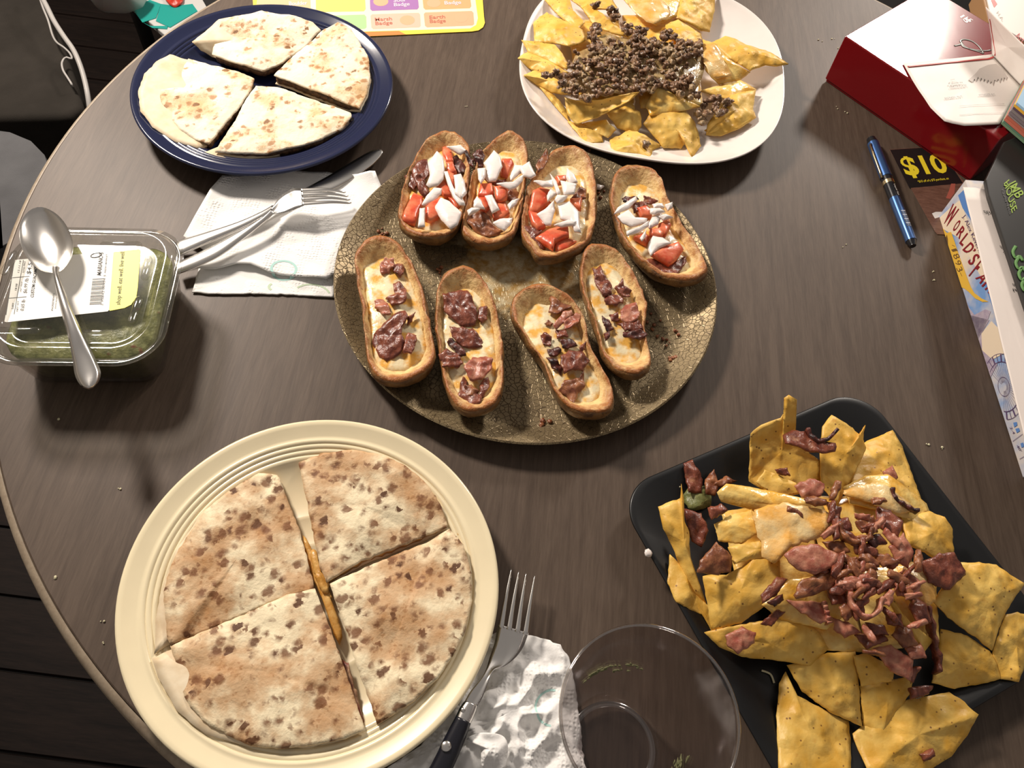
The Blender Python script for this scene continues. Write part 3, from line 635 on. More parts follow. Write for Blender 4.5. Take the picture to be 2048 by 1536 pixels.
# dried green smears inside the cup
M['smear'] = plain('green_smear', srgb(116, 118, 80), .6)
rs_ = random.Random(8)
def smear(a0, a1, z0, z1, k_):
    """a patch of short dried strokes on the inner wall"""
    parts_ = []
    for i in range(k_):
        a = rs_.uniform(a0, a1); z = rs_.uniform(z0, z1); da = rs_.uniform(.03, .12); dz = rs_.uniform(-.002, .002); q = []
        for t in (0, .33, .66, 1):
            zc_ = z+dz*t+rs_.uniform(-.0006, .0006); r = .0314+(.0455-.0314)*(zc_-.006)/.098-.0006; an = a+da*t; q.append((CC[0]+r*math.cos(an), CC[1]+r*math.sin(an), T+zc_))
        parts_.append(tube(q, [.0002, rs_.uniform(.0004, .0009), rs_.uniform(.0003, .0008), .0002], 5))
    return mesh('green_smear', *join(*parts_), M['smear'], cp_)
smear(1.35, 2.35, .068, .0735, 34); smear(1.45, 1.85, .061, .0635, 7); smear(-.42, -.24, .036, .064, 22)

# ------------------------------------------------------------------ red box and papers
m_, nt, b = new_mat('glossy_red_card'); M['red'] = m_; n = N(nt, rnd=False); setp(b, rough=.17, coat=.0); nt.links.new(n.mix(n.noise(8, 2), srgb(112, 14, 20), srgb(130, 20, 26)), b.inputs['Base Color']); n.bump(n.noise(60, 2), .04, .001, b)
u_ = Vector((math.cos(math.radians(-44.1)), math.sin(math.radians(-44.1)), 0)); v_ = Vector((-u_.y, u_.x, 0)); A0 = Vector((.3174, .8384, T))
rb = thing('gift_box', 'glossy red gift box with lid at the upper right of the table', 'box', (A0+u_*.1+v_*.08)[:])
RL, RD = .2015, .162
def rect(o, l, d, ex=0.0): return [(q.x, q.y) for q in (o-u_*ex-v_*ex, o+u_*(l+ex)-v_*ex, o+u_*(l+ex)+v_*(d+ex), o-u_*ex+v_*(d+ex))]
V, Fc = prism(rect(A0+u_*.0015+v_*.0015, RL-.003, RD-.003), .0004, .056); bevel(mesh('base', V, Fc, M['red'], rb, False), .0008)
V, Fc = prism(rect(A0, RL, RD), .0035, .0600); bevel(mesh('lid', V, Fc, M['red'], rb, False), .0012, 3)
z1 = zz(1640, 0, 5.02)
M['print_white'] = plain('white_print', (.8, .76, .72), .3); M['print_grey'] = plain('grey_green_print', (.14, .15, .13), .3)
lz('15', (1405, 170), (1470, 235), (1440, 150), z1, .0600, M['print_white'], rb, lift=.0003, bold=.02)
lz('15', (1440, 190), (1500, 225), (1480, 170), z1, .0600, M['print_white'], rb, lift=.0003)
pth = catmull([P(*q, .0603) for q in z1([(1350, 460), (1420, 440), (1410, 410), (1450, 395), (1530, 415), (1600, 470), (1640, 535), (1600, 520), (1500, 490), (1440, 455), (1420, 420), (1440, 470), (1560, 500), (1660, 510), (1720, 500)])], 60, False)
mesh('printed_swirl', *tube(pth, .0011, 6, .2), M['print_grey'], rb)
# folded instruction leaflet lying on the box
M['leaf'] = mottled('leaflet_paper', (.80, .74, .69), (.86, .81, .76), 25, .5)
lf = thing('folded_leaflet', 'white folded leaflet with red border line lying over the red box', 'leaflet', P(1900, 170, .061))
w = linear(PP(z1([(835, 635, .0612), (1300, 592, .0612), (1725, 548, .0612), (1850, 690, .0612), (2040, 890, .0614), (1960, 1010, .0614), (1880, 1130, .062), (1800, 1248, .0625), (1600, 1258, .063), (1450, 1262, .063), (1330, 1240, .063), (1250, 1216, .063), (1180, 1150, .0625), (1110, 1080, .062), (1000, 920, .0618), (925, 800, .0616)])), 90)
V, Fc = sheet(w, .0005, 0, .0004, 40, 12, 1, 2, center=P(*z1([(1450, 900)])[0], .0612)); mesh('lying_page', V, Fc, M['leaf'], lf)
w = linear(PP(z1([(1725, 548, .0616), (1722, 400, .071), (1690, 200, .086), (1665, 70, .096), (1850, 260, .097), (2080, 480, .099), (2180, 700, .085), (2045, 892, .0612), (1900, 740, .0614)])), 60)
V, Fc = sheet(w, .0005, 0, .0006, 40, 10, 1, 5); mesh('raised_page', V, Fc, M['leaf'], lf)
M['leafred'] = plain('leaflet_red_line', srgb(190, 60, 56), .4); M['leafgrey'] = plain('leaflet_grey_print', srgb(196, 187, 180), .5)
def ribbon(pts, w_, mat, par, nm, n_=40):
    return mesh(nm, *tube(catmull([P(*p) for p in pts], n_, False), w_, 6, .15), mat, par)
ribbon([p for p in z1([(880, 668, .0621), (1250, 632, .0621), (1600, 598, .0621), (1690, 590, .0621), (1745, 570, .0628)])], .0011, M['leafred'], lf, 'border_line')
ribbon([p for p in z1([(1755, 560, .064), (1762, 520, .067), (1740, 400, .0735), (1705, 190, .089)])], .0009, M['leafred'], lf, 'border_line')
flat('printed_forest', z1([(1490, 800), (1560, 740), (1600, 690), (1690, 650), (1770, 640), (1830, 690), (1880, 770), (1868, 800), (1850, 775), (1838, 815), (1822, 780), (1806, 830), (1790, 790), (1772, 815), (1752, 800), (1738, 858), (1722, 815), (1706, 835), (1690, 800), (1672, 830), (1655, 790), (1640, 815), (1620, 780), (1604, 812), (1588, 770), (1566, 815), (1552, 790), (1530, 825)]), .0621, .0623, M['leafgrey'], lf)
for txt, a, b_, c in [('N A M E', (1310, 812), (1350, 806), (1308, 798)), ('A guide to', (1285, 850), (1430, 835), (1283, 832)), ('CERTIFICATE', (1300, 885), (1470, 868), (1298, 868)), ('SIGNED, N.Y.', (1250, 998), (1430, 975), (1248, 982)), ('WITNESSED, N.Y.', (1592, 965), (1755, 955), (1590, 948))]:
    lz(txt, a, b_, c, z1, .0626, M['ink_grey'], lf, lift=.0003)
for y in (1050, 1140): ribbon(z1([(1400, y+15, .0634), (1600, y, .0634), (1850, y-8, .0632)]), .0002, M['leafgrey'], lf, 'ruled_line', 12)
# white book standing behind, at the corner
M['bookwhite'] = plain('white_book_cover', (.74, .70, .64), .4); M['booktan'] = plain('tan_board', srgb(170, 130, 90), .6)
o = thing('white_book', 'white covered book with red lettering at the top right corner', 'book', P(2030, 40, .0))
b4 = [P(x, y, z) for x, y, z in [(1960, -30, .028), (1977, 42, .028), (2160, 150, .028), (2160, -60, .028)]]
V, Fc = prism([(p.x, p.y) for p in b4], .0005, .028); bevel(mesh('pages', V, Fc, M['booktan'], o, False), .001)
b4 = [P(x, y, z) for x, y, z in [(1967, -34, .030), (1984, 42, .030), (2160, 146, .030), (2160, -64, .030)]]
V, Fc = prism([(p.x, p.y) for p in b4], .0282, .030); mesh('cover', V, Fc, M['bookwhite'], o, False)
flat('red_mark', z1([(1720, 0), (1755, 0), (1780, 40), (1750, 75), (1735, 40)]), .0301, .0303, M['leafred'], o)
lz('Art', (1955, 370), (2030, 440), (1985, 320), z1, .0301, M['leafred'], o, lift=.0004)
lz('H.A.', (1770, 130), (1830, 220), (1790, 110), z1, .0301, M['leafgrey'], o, lift=.0004)

# ------------------------------------------------------------------ stack of colourful picture cards at the right edge
cs = thing('card_stack', 'stack of picture cards with colourful edges at the right of the red box', 'cards', P(2060, 250, 0))
q4 = z1([(1800, 1265), (1955, 1000), (2300, 700), (2500, 1800)])
lo3 = [P(x, y, .062) for x, y in [(1999, 252), (2075, 318), (2160, 200), (2060, 130)]]
cols = [(110, 140, 110), (90, 130, 110), (190, 110, 90), (180, 100, 80), (140, 130, 130), (120, 110, 115), (130, 120, 120), (90, 70, 90), (220, 170, 60), (150, 190, 220)]
zc = .0645
for i, c3 in enumerate(cols):
    h = .0028; of = Vector((.0006*math.sin(i*2.1), .0005*math.cos(i*1.7), 0))
    V, Fc = prism([((p+of).x, (p+of).y) for p in lo3], zc+i*h, zc+i*h+h-.0003); mesh('card', V, Fc, plain('card_edge', srgb(*c3), .45), cs, False)

# ------------------------------------------------------------------ World's Fair game box
WA, WB = Vector((.4199, .6419, T)), Vector((.4419, .3409, T)); wd = (WB-WA).normalized(); wn = Vector((-wd.y, wd.x, 0)); WHT = .052
m_, nt, b = new_mat('painted_sky_print'); M['sky'] = m_; n = N(nt, rnd=False); setp(b, rough=.35)
f = n.noise(16, 4, .6); col = n.mix(n.ramp(f, [(.4, 0.0), (.62, 1.0)]), srgb(236, 222, 205), srgb(120, 160, 214)); f2 = n.noise(22, 3)
nt.links.new(n.mix(n.ramp(f2, [(.55, 0.0), (.7, .5)]), col, srgb(240, 214, 170)), b.inputs['Base Color'])
wf = thing('board_game_box', 'board game box with sky print and red title at right edge', 'game box', (WA+wd*.15+wn*.14)[:])
LBX = .30
V, Fc = prism([(q.x, q.y) for q in (WA, WA+wd*LBX, WA+wd*LBX+wn*.22, WA+wn*.22)], .0004, WHT); bevel(mesh('box_body', V, Fc, M['sky'], wf, False), .0008)
def WF(x, y, lift=.0004):
    """photo pixel on the upright left side of the box -> world point on that side"""
    d = FW + CX*((x-1024)/F_PX) - CY*((y-768)/F_PX); t = (WA-CAM).dot(wn)/d.dot(wn); q = CAM+d*t - wn*lift; q.z = min(max(q.z, T+.001), T+WHT-.0006); return q
def wflat(nm, pts, mat, lift=.0003, smooth_n=0):
    w = [WF(x, y, lift) for x, y in pts]
    if smooth_n: w = catmull(w, smooth_n)
    return mesh(nm, w, [tuple(range(len(w)))], mat, wf, False)
z3 = zz(1840, 380, 5.486); z4 = zz(1850, 640, 4.798)
M['wf_purple'] = mottled('mauve_crowd_print', srgb(160, 145, 170), srgb(190, 178, 190), 160, .4); M['wf_yellow'] = plain('yellow_banner_print', srgb(232, 186, 70), .4); M['wf_red'] = plain('dark_red_title', srgb(140, 30, 40), .4); M['wf_ink'] = plain('violet_ink', srgb(92, 70, 110), .5); M['wf_brown'] = plain('brown_ink', srgb(110, 80, 40), .5); M['wf_cream'] = plain('cream_cloud_print', srgb(240, 222, 196), .4); M['wf_blue'] = plain('blue_sky_print', srgb(96, 140, 206), .4)
wflat('printed_cloud', z3([(190, 340), (350, 180), (440, 110), (560, 420), (720, 800), (800, 1060), (700, 1000), (560, 760), (420, 520), (250, 440)]), M['wf_cream'], .0002)
wflat('printed_sky', z3([(480, 0), (530, 150), (560, 330), (470, 200), (420, 60)]), M['wf_blue'], .00025)
wflat('printed_sky', z3([(700, 1000), (800, 1060), (940, 1480), (900, 1500), (800, 1290)]), M['wf_blue'], .00025)
wflat('printed_crowd', z4([(400, 0), (620, 0), (545, 130), (555, 260), (640, 380), (700, 420), (620, 560), (590, 560), (520, 360), (450, 170)]), M['wf_purple'])
wflat('printed_crowd', z3([(455, 1215), (500, 1200), (540, 1290), (600, 1370), (720, 1310), (780, 1330), (720, 1500), (640, 1640), (560, 1640), (500, 1440)]), M['wf_purple'])
wflat('printed_cloud', z4([(545, 130), (640, 10), (720, 90), (800, 110), (840, 290), (760, 320), (650, 380), (550, 290)]), M['wf_cream'], .00032)
wflat('banner', z3([(215, 470), (300, 470), (345, 460), (375, 540), (420, 680), (480, 850), (540, 1010), (560, 1060), (600, 1130), (680, 1190), (755, 1225), (690, 1228), (610, 1190), (540, 1120), (490, 1080), (450, 1085), (420, 1020), (385, 860), (350, 720), (310, 620), (280, 640), (250, 590)]), M['wf_yellow'], .0004)
wflat('banner_fold', z3([(255, 560), (300, 490), (310, 540), (290, 630), (272, 600)]), M['wf_brown'], .00045)
def wtext(txt, a, b_, c, mt, zf=z3, bold=.0):
    A, B, C = (WF(*p, .0005) for p in zf([a, b_, c])); o = lettering(txt, A, B, C, M[mt], wf, lift=0.0, bold=bold); return o
wtext('W', (255, 345), (320, 410), (365, 150), 'wf_red', bold=.02); wtext('O', (355, 440), (395, 450), (420, 330), 'wf_red', bold=.02)
for ch_, a, b_, c in [('R', (400, 490), (440, 540), (470, 390)), ('L', (435, 580), (470, 615), (520, 470)), ('D', (470, 655), (525, 705), (560, 570)), ('\u2019', (545, 700), (560, 720), (605, 640)), ('S', (525, 785), (565, 830), (625, 690)), ('F', (540, 935), (570, 960), (690, 745)), ('A', (612, 965), (670, 1030), (720, 890)), ('I', (680, 1050), (695, 1062), (775, 960)), ('R', (715, 1085), (765, 1140), (800, 1020))]:
    wtext(ch_, a, b_, c, 'wf_red', bold=.02)
for ch_, a, b_, c in [('-', (345, 610), (375, 625), (380, 590)), ('1', (345, 655), (365, 680), (400, 640)), ('8', (362, 715), (390, 765), (420, 690)), ('9', (385, 790), (410, 835), (440, 765)), ('3', (400, 860), (425, 905), (455, 835)), ('-', (435, 910), (455, 950), (470, 900))]:
    wtext(ch_, a, b_, c, 'wf_brown')
wtext('J. Alex Kevern', (470, 290), (650, 690), (500, 260), 'wf_ink')
# printed Ferris wheel on the side
wc = z4([(770, 650)])[0]
def wl(a, b_, w_, mt='wf_ink'):
    A, B = WF(*a, .00045), WF(*b_, .00045); d = (B-A).normalized(); s_ = d.cross(wn).normalized()*w_/2
    return [A-s_, B-s_, B+s_, A+s_]
V, Fc = [], []
def addl(a, b_, w_):
    q = wl(a, b_, w_); o_ = len(V); V.extend(q); Fc.append((o_, o_+1, o_+2, o_+3))
pt = lambda a, r: z4([(760+r*math.cos(a)*.62+ r*math.sin(a)*.10, 640+r*math.sin(a)*1.02)])[0]
for i in range(40):
    a = 2*PI*i/40; inside = lambda p: p[0] < 2050
    if i % 1 == 0: addl(pt(a, 40), pt(a, 235), .00022)
for r, w_ in ((235, .0007), (90, .0004), (310, .0005)):
    for i in range(40): addl(pt(2*PI*i/40, r), pt(2*PI*(i+1)/40, r), w_)
for i in range(28):
    a = 2*PI*i/28; addl(pt(a, 240), pt(a, 305), .0016 if i % 2 else .0006)
keep = [f_ for f_ in Fc if all((V[i]-WA).dot(wd) > .02 and .0015 < V[i].z-T < WHT-.001 for i in f_)]
used = sorted({i for f_ in keep for i in f_}); ix = {a: k for k, a in enumerate(used)}
mesh('printed_wheel', [V[a] for a in used], [tuple(ix[a] for a in f_) for f_ in keep], M['wf_ink'], wf, False)
wtext('2-4', (815, 1030), (850, 1095), (835, 1022), 'wf_ink', z4); wtext('40\u2019', (880, 1205), (915, 1265), (900, 1197), 'wf_ink', z4)
for pts in ([(850, 985), (885, 978), (890, 1010), (860, 1030)], [(870, 1045), (905, 1035), (915, 1065), (885, 1085)], [(920, 1185), (945, 1175), (955, 1215), (930, 1225)]): wflat('printed_icon', z4(pts), M['wf_blue'], .0004)
for a, b_ in (((845, 1165), (940, 1095)), ((912, 1335), (955, 1310))):
    q = wl(z4([a])[0], z4([b_])[0], .0004); mesh('printed_line', q, [(0, 1, 2, 3)], M['wf_ink'], wf, False)
# white sheet on that box
ws = thing('white_sheet', 'blank-backed white paper sheet lying on the board game box', 'paper', P(1990, 500, WHT))
w = linear(PP([(1926, 375), (1950, 376), (1974, 381), (1990, 430), (2020, 520), (2060, 650), (2110, 800), (2140, 1000), (2085, 960), (2048, 872), (1992, 640), (1968, 545), (1946, 455)], WHT+.0012), 70)
V, Fc = sheet(w, .0005, 0, .0005, 40, 8, 1, 3, center=P(2010, 600, WHT+.0012)); mesh('page', V, Fc, plain('pinkish_white_paper', (.78, .70, .65), .6), ws)
zs = WHT+.0022
for txt, a, b_, c in [('ards', (1993, 424), (1966, 421), (1994, 430)), ('ti', (1991, 432), (1984, 430), (1992, 438)), ('ards', (2013, 495), (1999, 491), (2014, 501)), ('ny', (2016, 504), (2005, 502), (2017, 510)), ('ards', (2041, 570), (2024, 567), (2042, 576)), ('tial', (2044, 580), (2025, 577), (2045, 586))]:
    lettering(txt, P(*a, zs), P(*b_, zs), P(*c, zs), M['ink'], ws, lift=.0002)
# black game box on top with green scrawled title
bb = thing('board_game_box', 'black board game box with lime green lettering on the right edge', 'game box', P(2060, 450, WHT))
zb = .062
q4 = [P(x, y, zb) for x, y in [(2008, 283), (1972, 358), (1978, 390), (2062, 640), (2300, 560), (2230, 240), (2060, 262)]]
V, Fc = prism([(p.x, p.y) for p in q4], WHT+.0045, zb-.0003); bevel(mesh('box_body', V, Fc, plain('black_print_card', (.016, .015, .014), .4), bb, False), .001)
M['lime'] = plain('lime_print', srgb(150, 180, 60), .5); M['green_p'] = plain('leaf_green_print', srgb(90, 140, 70), .5)
zq = zz(1700, 250, 5.885)
for txt, a, b_, c in [('JMB', (1840, 690), (1960, 870), (1935, 640)), ('HOUSE', (1810, 690), (1905, 1040), (1870, 640))]:
    A, B, C = (P(*p, zb) for p in zq([a, b_, c])); lettering(txt, A, B, C, M['lime'], bb, lift=.0003, bold=.01)
A, B, C = (P(*p, zb) for p in zq([(1780, 760), (1880, 1060), (1800, 750)])); lettering('GAMES', A, B, C, plain('dim_print', (.1, .1, .09), .5), bb, lift=.0003)
for k in range(4):
    pth = catmull([P(2030+k*6+dx, 492+k*22+dy, zb+.0004) for dx, dy in ((2, 0), (-4, 12), (2, 24), (10, 20), (16, 30))], 16, False); mesh('printed_scrawl', *tube(pth, .0016, 6, .15), M['green_p'], bb)

# ------------------------------------------------------------------ coupon and pen
cpn = thing('coupon_card', 'black and brown coupon card printed $10 under the red box', 'coupon', P(1850, 380, 0))
M['cp_black'] = plain('coupon_black', (.012, .011, .011), .35); m_ = wood('coupon_brown_print', (.10, .045, .03), (.2, .1, .07), 60, .35, (1, 6, 1), .0); M['cp_brown'] = m_
flat('card_stock', zq([(465, 288), (1050, 250), (1500, 900), (1330, 1300), (1028, 1285), (1000, 1250)]), .0003, .0008, M['cp_brown'], cpn)
flat('black_header', zq([(470, 292), (1045, 254), (1330, 686), (700, 742)]), .0008, .00085, M['cp_black'], cpn)
flat('white_print', zq([(965, 1040), (1010, 1022), (1100, 1022), (1080, 1075), (1000, 1100)]), .0008, .00087, M['print_white'], cpn); flat('red_print', zq([(1190, 690), (1240, 690), (1230, 800), (1180, 870), (1130, 860), (1170, 760)]), .0008, .00087, plain('salmon_print', srgb(170, 90, 76), .4), cpn)
M['cp_yellow'] = plain('coupon_yellow', srgb(236, 212, 50), .4)
lz('$10', (660, 588), (1170, 552), (566, 385), zq, .00087, M['cp_yellow'], cpn, lift=.0002, bold=.03)
lz('*$10 off of a $75 purchase, ex', (800, 680), (1165, 640), (792, 655), zq, .00087, M['cp_yellow'], cpn, lift=.0002, bold=.01)
pen = thing('pen', 'metallic blue capped rollerball pen beside the red box', 'pen', P(1785, 380, 0))
m_, nt, b = new_mat('metallic_blue'); M['pen_blue'] = m_; setp(b, color=srgb(70, 105, 160), metal=.75, rough=.28, coat=.5)
M['pen_dark'] = plain('pen_black', (.01, .01, .013), .25); M['gold'] = plain('gold_trim', (.75, .6, .35), .25, metal=1.0)
pr = .0062; A, B = P(1742, 278, pr), P(1826, 492, pr); ax = (B-A)
def seg(t0, t1, r0, r1, nm, mat, par=pen):
    V, Fc = tube([A+ax*t0, A+ax*(t0+.12*(t1-t0)), A+ax*(t1-.12*(t1-t0)), A+ax*t1], [r0, r0, r1, r1], 24); return sharp(mesh(nm, V, Fc, mat, par), 50)
cap = seg(.05, .385, pr*.98, pr*1.02, 'cap', M['pen_blue']); seg(.0, .05, pr*.75, pr*.95, 'cap_end', M['pen_dark'], cap); seg(-.012, .0, pr*.2, pr*.45, 'finial', M['gold'], cap)
seg(.385, .425, pr*.95, pr*.95, 'grip_ring', M['pen_dark']); seg(.425, .455, pr*.97, pr*.97, 'trim_ring', M['gold']); seg(.455, .585, pr*.92, pr*.92, 'dark_section', M['pen_dark']); seg(.585, .96, pr*.92, pr*.88, 'barrel', M['pen_blue']); seg(.96, 1.0, pr*.8, pr*.5, 'barrel_end', M['pen_dark'])
sd = Vector((-ax.y, ax.x, 0)).normalized()*-.0; side = ax.cross(Vector((0, 0, 1))).normalized(); upv = Vector((0, 0, 1))
off = -side if (-side).x < 0 else side
pth = [A+ax*t+off*o_+upv*h for t, o_, h in ((.08, .0052, .004), (.10, .0075, .005), (.2, .008, .005), (.36, .0075, .004), (.4, .0072, .003), (.4, .0062, .002), (.37, .0062, .002))]
mesh('clip', *tube(pth, .0011, 8), M['gold'], cap)
c0 = A+ax*.52+upv*(pr*.93); lettering('Liquid Gel', c0-ax*.04+Vector((.001, 0, 0)), c0+ax*.06+Vector((.001, 0, 0)), c0-ax*.04+off*-.0025, M['print_white'], pen, lift=.0002)
for i in range(12):
    c1 = A+ax*(.72+i*.012)+upv*(pr*.915); s_ = side*.0022; mesh('barcode_bar', [c1-s_, c1+s_, c1+s_+ax*.005, c1-s_+ax*.005], [(0, 1, 2, 3)], M['ink_grey'] if i % 3 else M['print_white'], pen, False)

# ------------------------------------------------------------------ food materials
def tortilla_mat(name, base, tan, brown, amount, spot_scale, broad_scale=22, seed=0.0):
    m_, nt, b = new_mat(name); n = N(nt, rnd=True)
    dis = n.noise(150, 3, .6); wv = nt.nodes.new('ShaderNodeVectorMath'); wv.operation = 'MULTIPLY_ADD'
    nt.links.new(dis, wv.inputs[0]); wv.inputs[1].default_value = (.010, .010, .010); nt.links.new(n.co, wv.inputs[2]); vec = wv.outputs[0]
    broad = n.noise(broad_scale, 3, .55); fine = n.noise(320, 3, .6)
    hz = n.math('ADD', broad, n.math('MULTIPLY', n.math('SUBTRACT', n.noise(120, 3, .6), .5), .28))
    haze = n.ramp(hz, [(.54-amount*.12, 0.0), (.66-amount*.1, .7), (.72, 1.0)])
    vo = n.voro(spot_scale, 'F1', vec); wn_ = nt.nodes.new('ShaderNodeSeparateColor'); nt.links.new(vo.outputs['Color'], wn_.inputs[0])
    lim = n.math('MULTIPLY', wn_.outputs[0], n.ramp(broad, [(.52-amount*.3, .35), (.62-amount*.18, 1.0)]))
    rad = n.math('MULTIPLY', n.ramp(lim, [(.30-amount*.14, 0.0), (.85, 1.0)]), .72)
    sp = n.math('SUBTRACT', rad, n.math('ADD', vo.outputs['Distance'], n.math('MULTIPLY', n.math('SUBTRACT', fine, .5), .28)))
    spot = n.ramp(sp, [(.0, 0.0), (.36, 1.0)])
    vo2 = n.voro(spot_scale*2.3, 'F1', vec); w2 = nt.nodes.new('ShaderNodeSeparateColor'); nt.links.new(vo2.outputs['Color'], w2.inputs[0])
    r2 = n.math('MULTIPLY', n.ramp(n.math('MULTIPLY', w2.outputs[0], n.ramp(hz, [(.40, .2), (.62, 1.0)])), [(.35, 0.0), (.8, 1.0)]), .6)
    s2 = n.ramp(n.math('SUBTRACT', r2, vo2.outputs['Distance']), [(.0, 0.0), (.3, 1.0)])
    c = n.mix(n.math('MULTIPLY', haze, .88), base, tan); c = n.mix(n.math('MULTIPLY', s2, .55), c, tuple(.5*a_+.5*b__ for a_, b__ in zip(tan, brown))); c = n.mix(n.math('MULTIPLY', spot, .85), c, brown)
    dk = n.ramp(n.math('MULTIPLY', spot, wn_.outputs[1]), [(.62, 0.0), (.9, .75)]); c = n.mix(dk, c, tuple(x*.42 for x in brown))
    nt.links.new(c, b.inputs['Base Color']); setp(b, rough=.62, spec=.3)
    p1 = n.bump(n.noise(55, 4, .6, None, .15), .5, .004, b); n.bump(fine, .3, .0006, b, p1); return m_
M['tort_a'] = tortilla_mat('pale_toasted_tortilla', (.88, .78, .60), (.66, .42, .19), (.38, .17, .055), .6, 150, 26)
M['tort_b'] = tortilla_mat('browned_tortilla', (.88, .76, .52), (.44, .195, .055), (.165, .055, .016), 1.25, 130, 24)
M['tort_plain'] = mottled('soft_tortilla', (.82, .70, .50), (.70, .54, .34), 60, .6, .3, 90, .001)
M['fill_meat'] = mottled('dark_meat_filling', (.05, .025, .012), (.20, .10, .045), 220, .5, .8, 200, .003)
M['fill_cheese'] = mottled('orange_melted_cheese', (.55, .25, .04), (.75, .45, .14), 120, .3, .4, 150, .002)
M['fill_ham'] = mottled('reddish_filling', (.22, .05, .035), (.55, .35, .2), 160, .4, .6, 180, .002)
def fiesta_z(p, c):
    r = math.hypot(p.x-c[0], p.y-c[1]); tb_ = [(0, .0058), (.078, .0066), (.088, .0084), (.096, .0114), (.101, .0144), (.1195, .0214), (.1318, .0254), (.2, .0254)]
    for (a, za), (b_, zb_) in zip(tb_, tb_[1:]):
        if r <= b_: return za+(zb_-za)*(r-a)/(b_-a)
    return .0254
def wedge(name, label, zf, top, group, mat, zb, zt, seed, bottom=None, fill='fill_meat', amp=.0022, extra=None, pc=None):
    def PZ(q, z, lift=.0012):
        w_ = P(q[0], q[1], z); h = fiesta_z(w_, pc)+lift; return P(q[0], q[1], max(z, h))
    t_out = [PZ(q, zt, .0062) for q in zf(top)]; c = sum(t_out, Vector())/len(t_out); c.z = T+zb
    o = thing(name, label, 'quesadilla', c, group)
    w = linear(t_out, 110)
    def fn(q, t): return -.0012*max(0, t-.8)/.2*(.6+nz(q, 30, seed)) + .0014*nz(q, 24, seed+4)*(1-t*t)
    V, Fc = sheet(w, .0016, .0012, amp, 46, 20, .9, seed, fn=fn, wob=.0009); mesh('top_tortilla', V, Fc, mat, o)
    w2 = linear([Vector((p.x, p.y, T+(zb+zt)/2)) for p in (q.lerp(Vector((c.x, c.y, q.z)), .035) for q in t_out)], 90)
    V, Fc = sheet(w2, (zt-zb)*.72, 0, .0008, 90, 8, .85, seed+1, wob=.0016); mesh('filling', V, Fc, M[fill], o)
    bt = [PZ(q, zb+.0012) for q in zf(bottom)] if bottom else [Vector((p.x, p.y, T+max(zb+.0012, fiesta_z(p, pc)+.0012))) for p in t_out]
    V, Fc = sheet(linear(bt, 90), .0016, 0, .0006, 60, 10, .9, seed+2, wob=.0008); mesh('bottom_tortilla', V, Fc, M['tort_plain'], o)
    return o
zq1 = zz(0, 0, 2.56); GQ = 'quesadilla quarters on the blue plate'
wedge('quesadilla_wedge', 'top quesadilla quarter on the blue plate, nearest the placemat', zq1, [(1085, 282), (1108, 190), (1130, 110), (1210, 85), (1290, 70), (1340, 55), (1480, 75), (1600, 110), (1642, 150), (1560, 240), (1450, 320), (1350, 362), (1310, 352), (1200, 320)], GQ, M['tort_a'], pc=BL, zb=.0095, zt=.0205, seed=11,
      bottom=[(985, 215), (1050, 165), (1120, 100), (1290, 72), (1480, 80), (1635, 155), (1450, 330), (1350, 372), (1200, 332), (1085, 292), (1030, 258)])
wedge('quesadilla_wedge', 'right quesadilla quarter on the blue plate with a curled outer corner', zq1, [(1400, 385), (1480, 305), (1560, 240), (1650, 160), (1730, 115), (1800, 150), (1850, 230), (1885, 290), (1897, 400), (1880, 480), (1842, 556), (1770, 525), (1600, 460), (1480, 412)], GQ, M['tort_a'], pc=BL, zb=.009, zt=.0215, seed=12)
wedge('quesadilla_wedge', 'bottom quesadilla quarter on the blue plate, nearest the steel knife', zq1, [(1310, 440), (1420, 450), (1540, 490), (1700, 540), (1795, 575), (1800, 600), (1760, 650), (1650, 710), (1500, 760), (1350, 785), (1200, 785), (1100, 772), (1190, 640), (1250, 530)], GQ, M['tort_a'], pc=BL, zb=.0080, zt=.0185, seed=13,
      bottom=[(1310, 445), (1700, 545), (1800, 605), (1650, 720), (1500, 778), (1400, 802), (1250, 820), (1100, 815), (1020, 792), (1110, 780), (1190, 645)])
wedge('quesadilla_wedge', 'left quesadilla quarter on the blue plate over a wide pale tortilla flap', zq1, [(965, 300), (1080, 330), (1200, 360), (1303, 402), (1290, 450), (1230, 540), (1140, 650), (1070, 737), (1000, 710), (920, 660), (860, 590), (820, 520), (805, 455), (870, 420), (930, 350)], GQ, M['tort_a'], pc=BL, zb=.0095, zt=.0195, seed=14,
      bottom=[(870, 280), (925, 300), (1000, 320), (1290, 410), (1280, 460), (1070, 745), (1030, 766), (900, 730), (780, 650), (720, 570), (706, 470), (740, 380), (800, 318)])
zc7 = zz(200, 820, 2.145); GC2 = 'quesadilla quarters on the cream plate'
wedge('quesadilla_wedge', 'upper left browned quesadilla quarter on the cream plate', zc7, [(760, 275), (680, 268), (560, 340), (450, 430), (380, 530), (338, 592), (300, 680), (275, 780), (280, 880), (290, 980), (304, 1008), (384, 978), (484, 938), (594, 890), (704, 840), (824, 796), (921, 770), (890, 640), (850, 500), (800, 370)], GC2, M['tort_b'], pc=CR, zb=.0085, zt=.0175, seed=21, fill='fill_cheese',
      bottom=[(770, 290), (680, 275), (560, 345), (440, 440), (330, 600), (262, 780), (240, 900), (235, 1045), (300, 1005), (590, 880), (905, 765), (840, 500)])
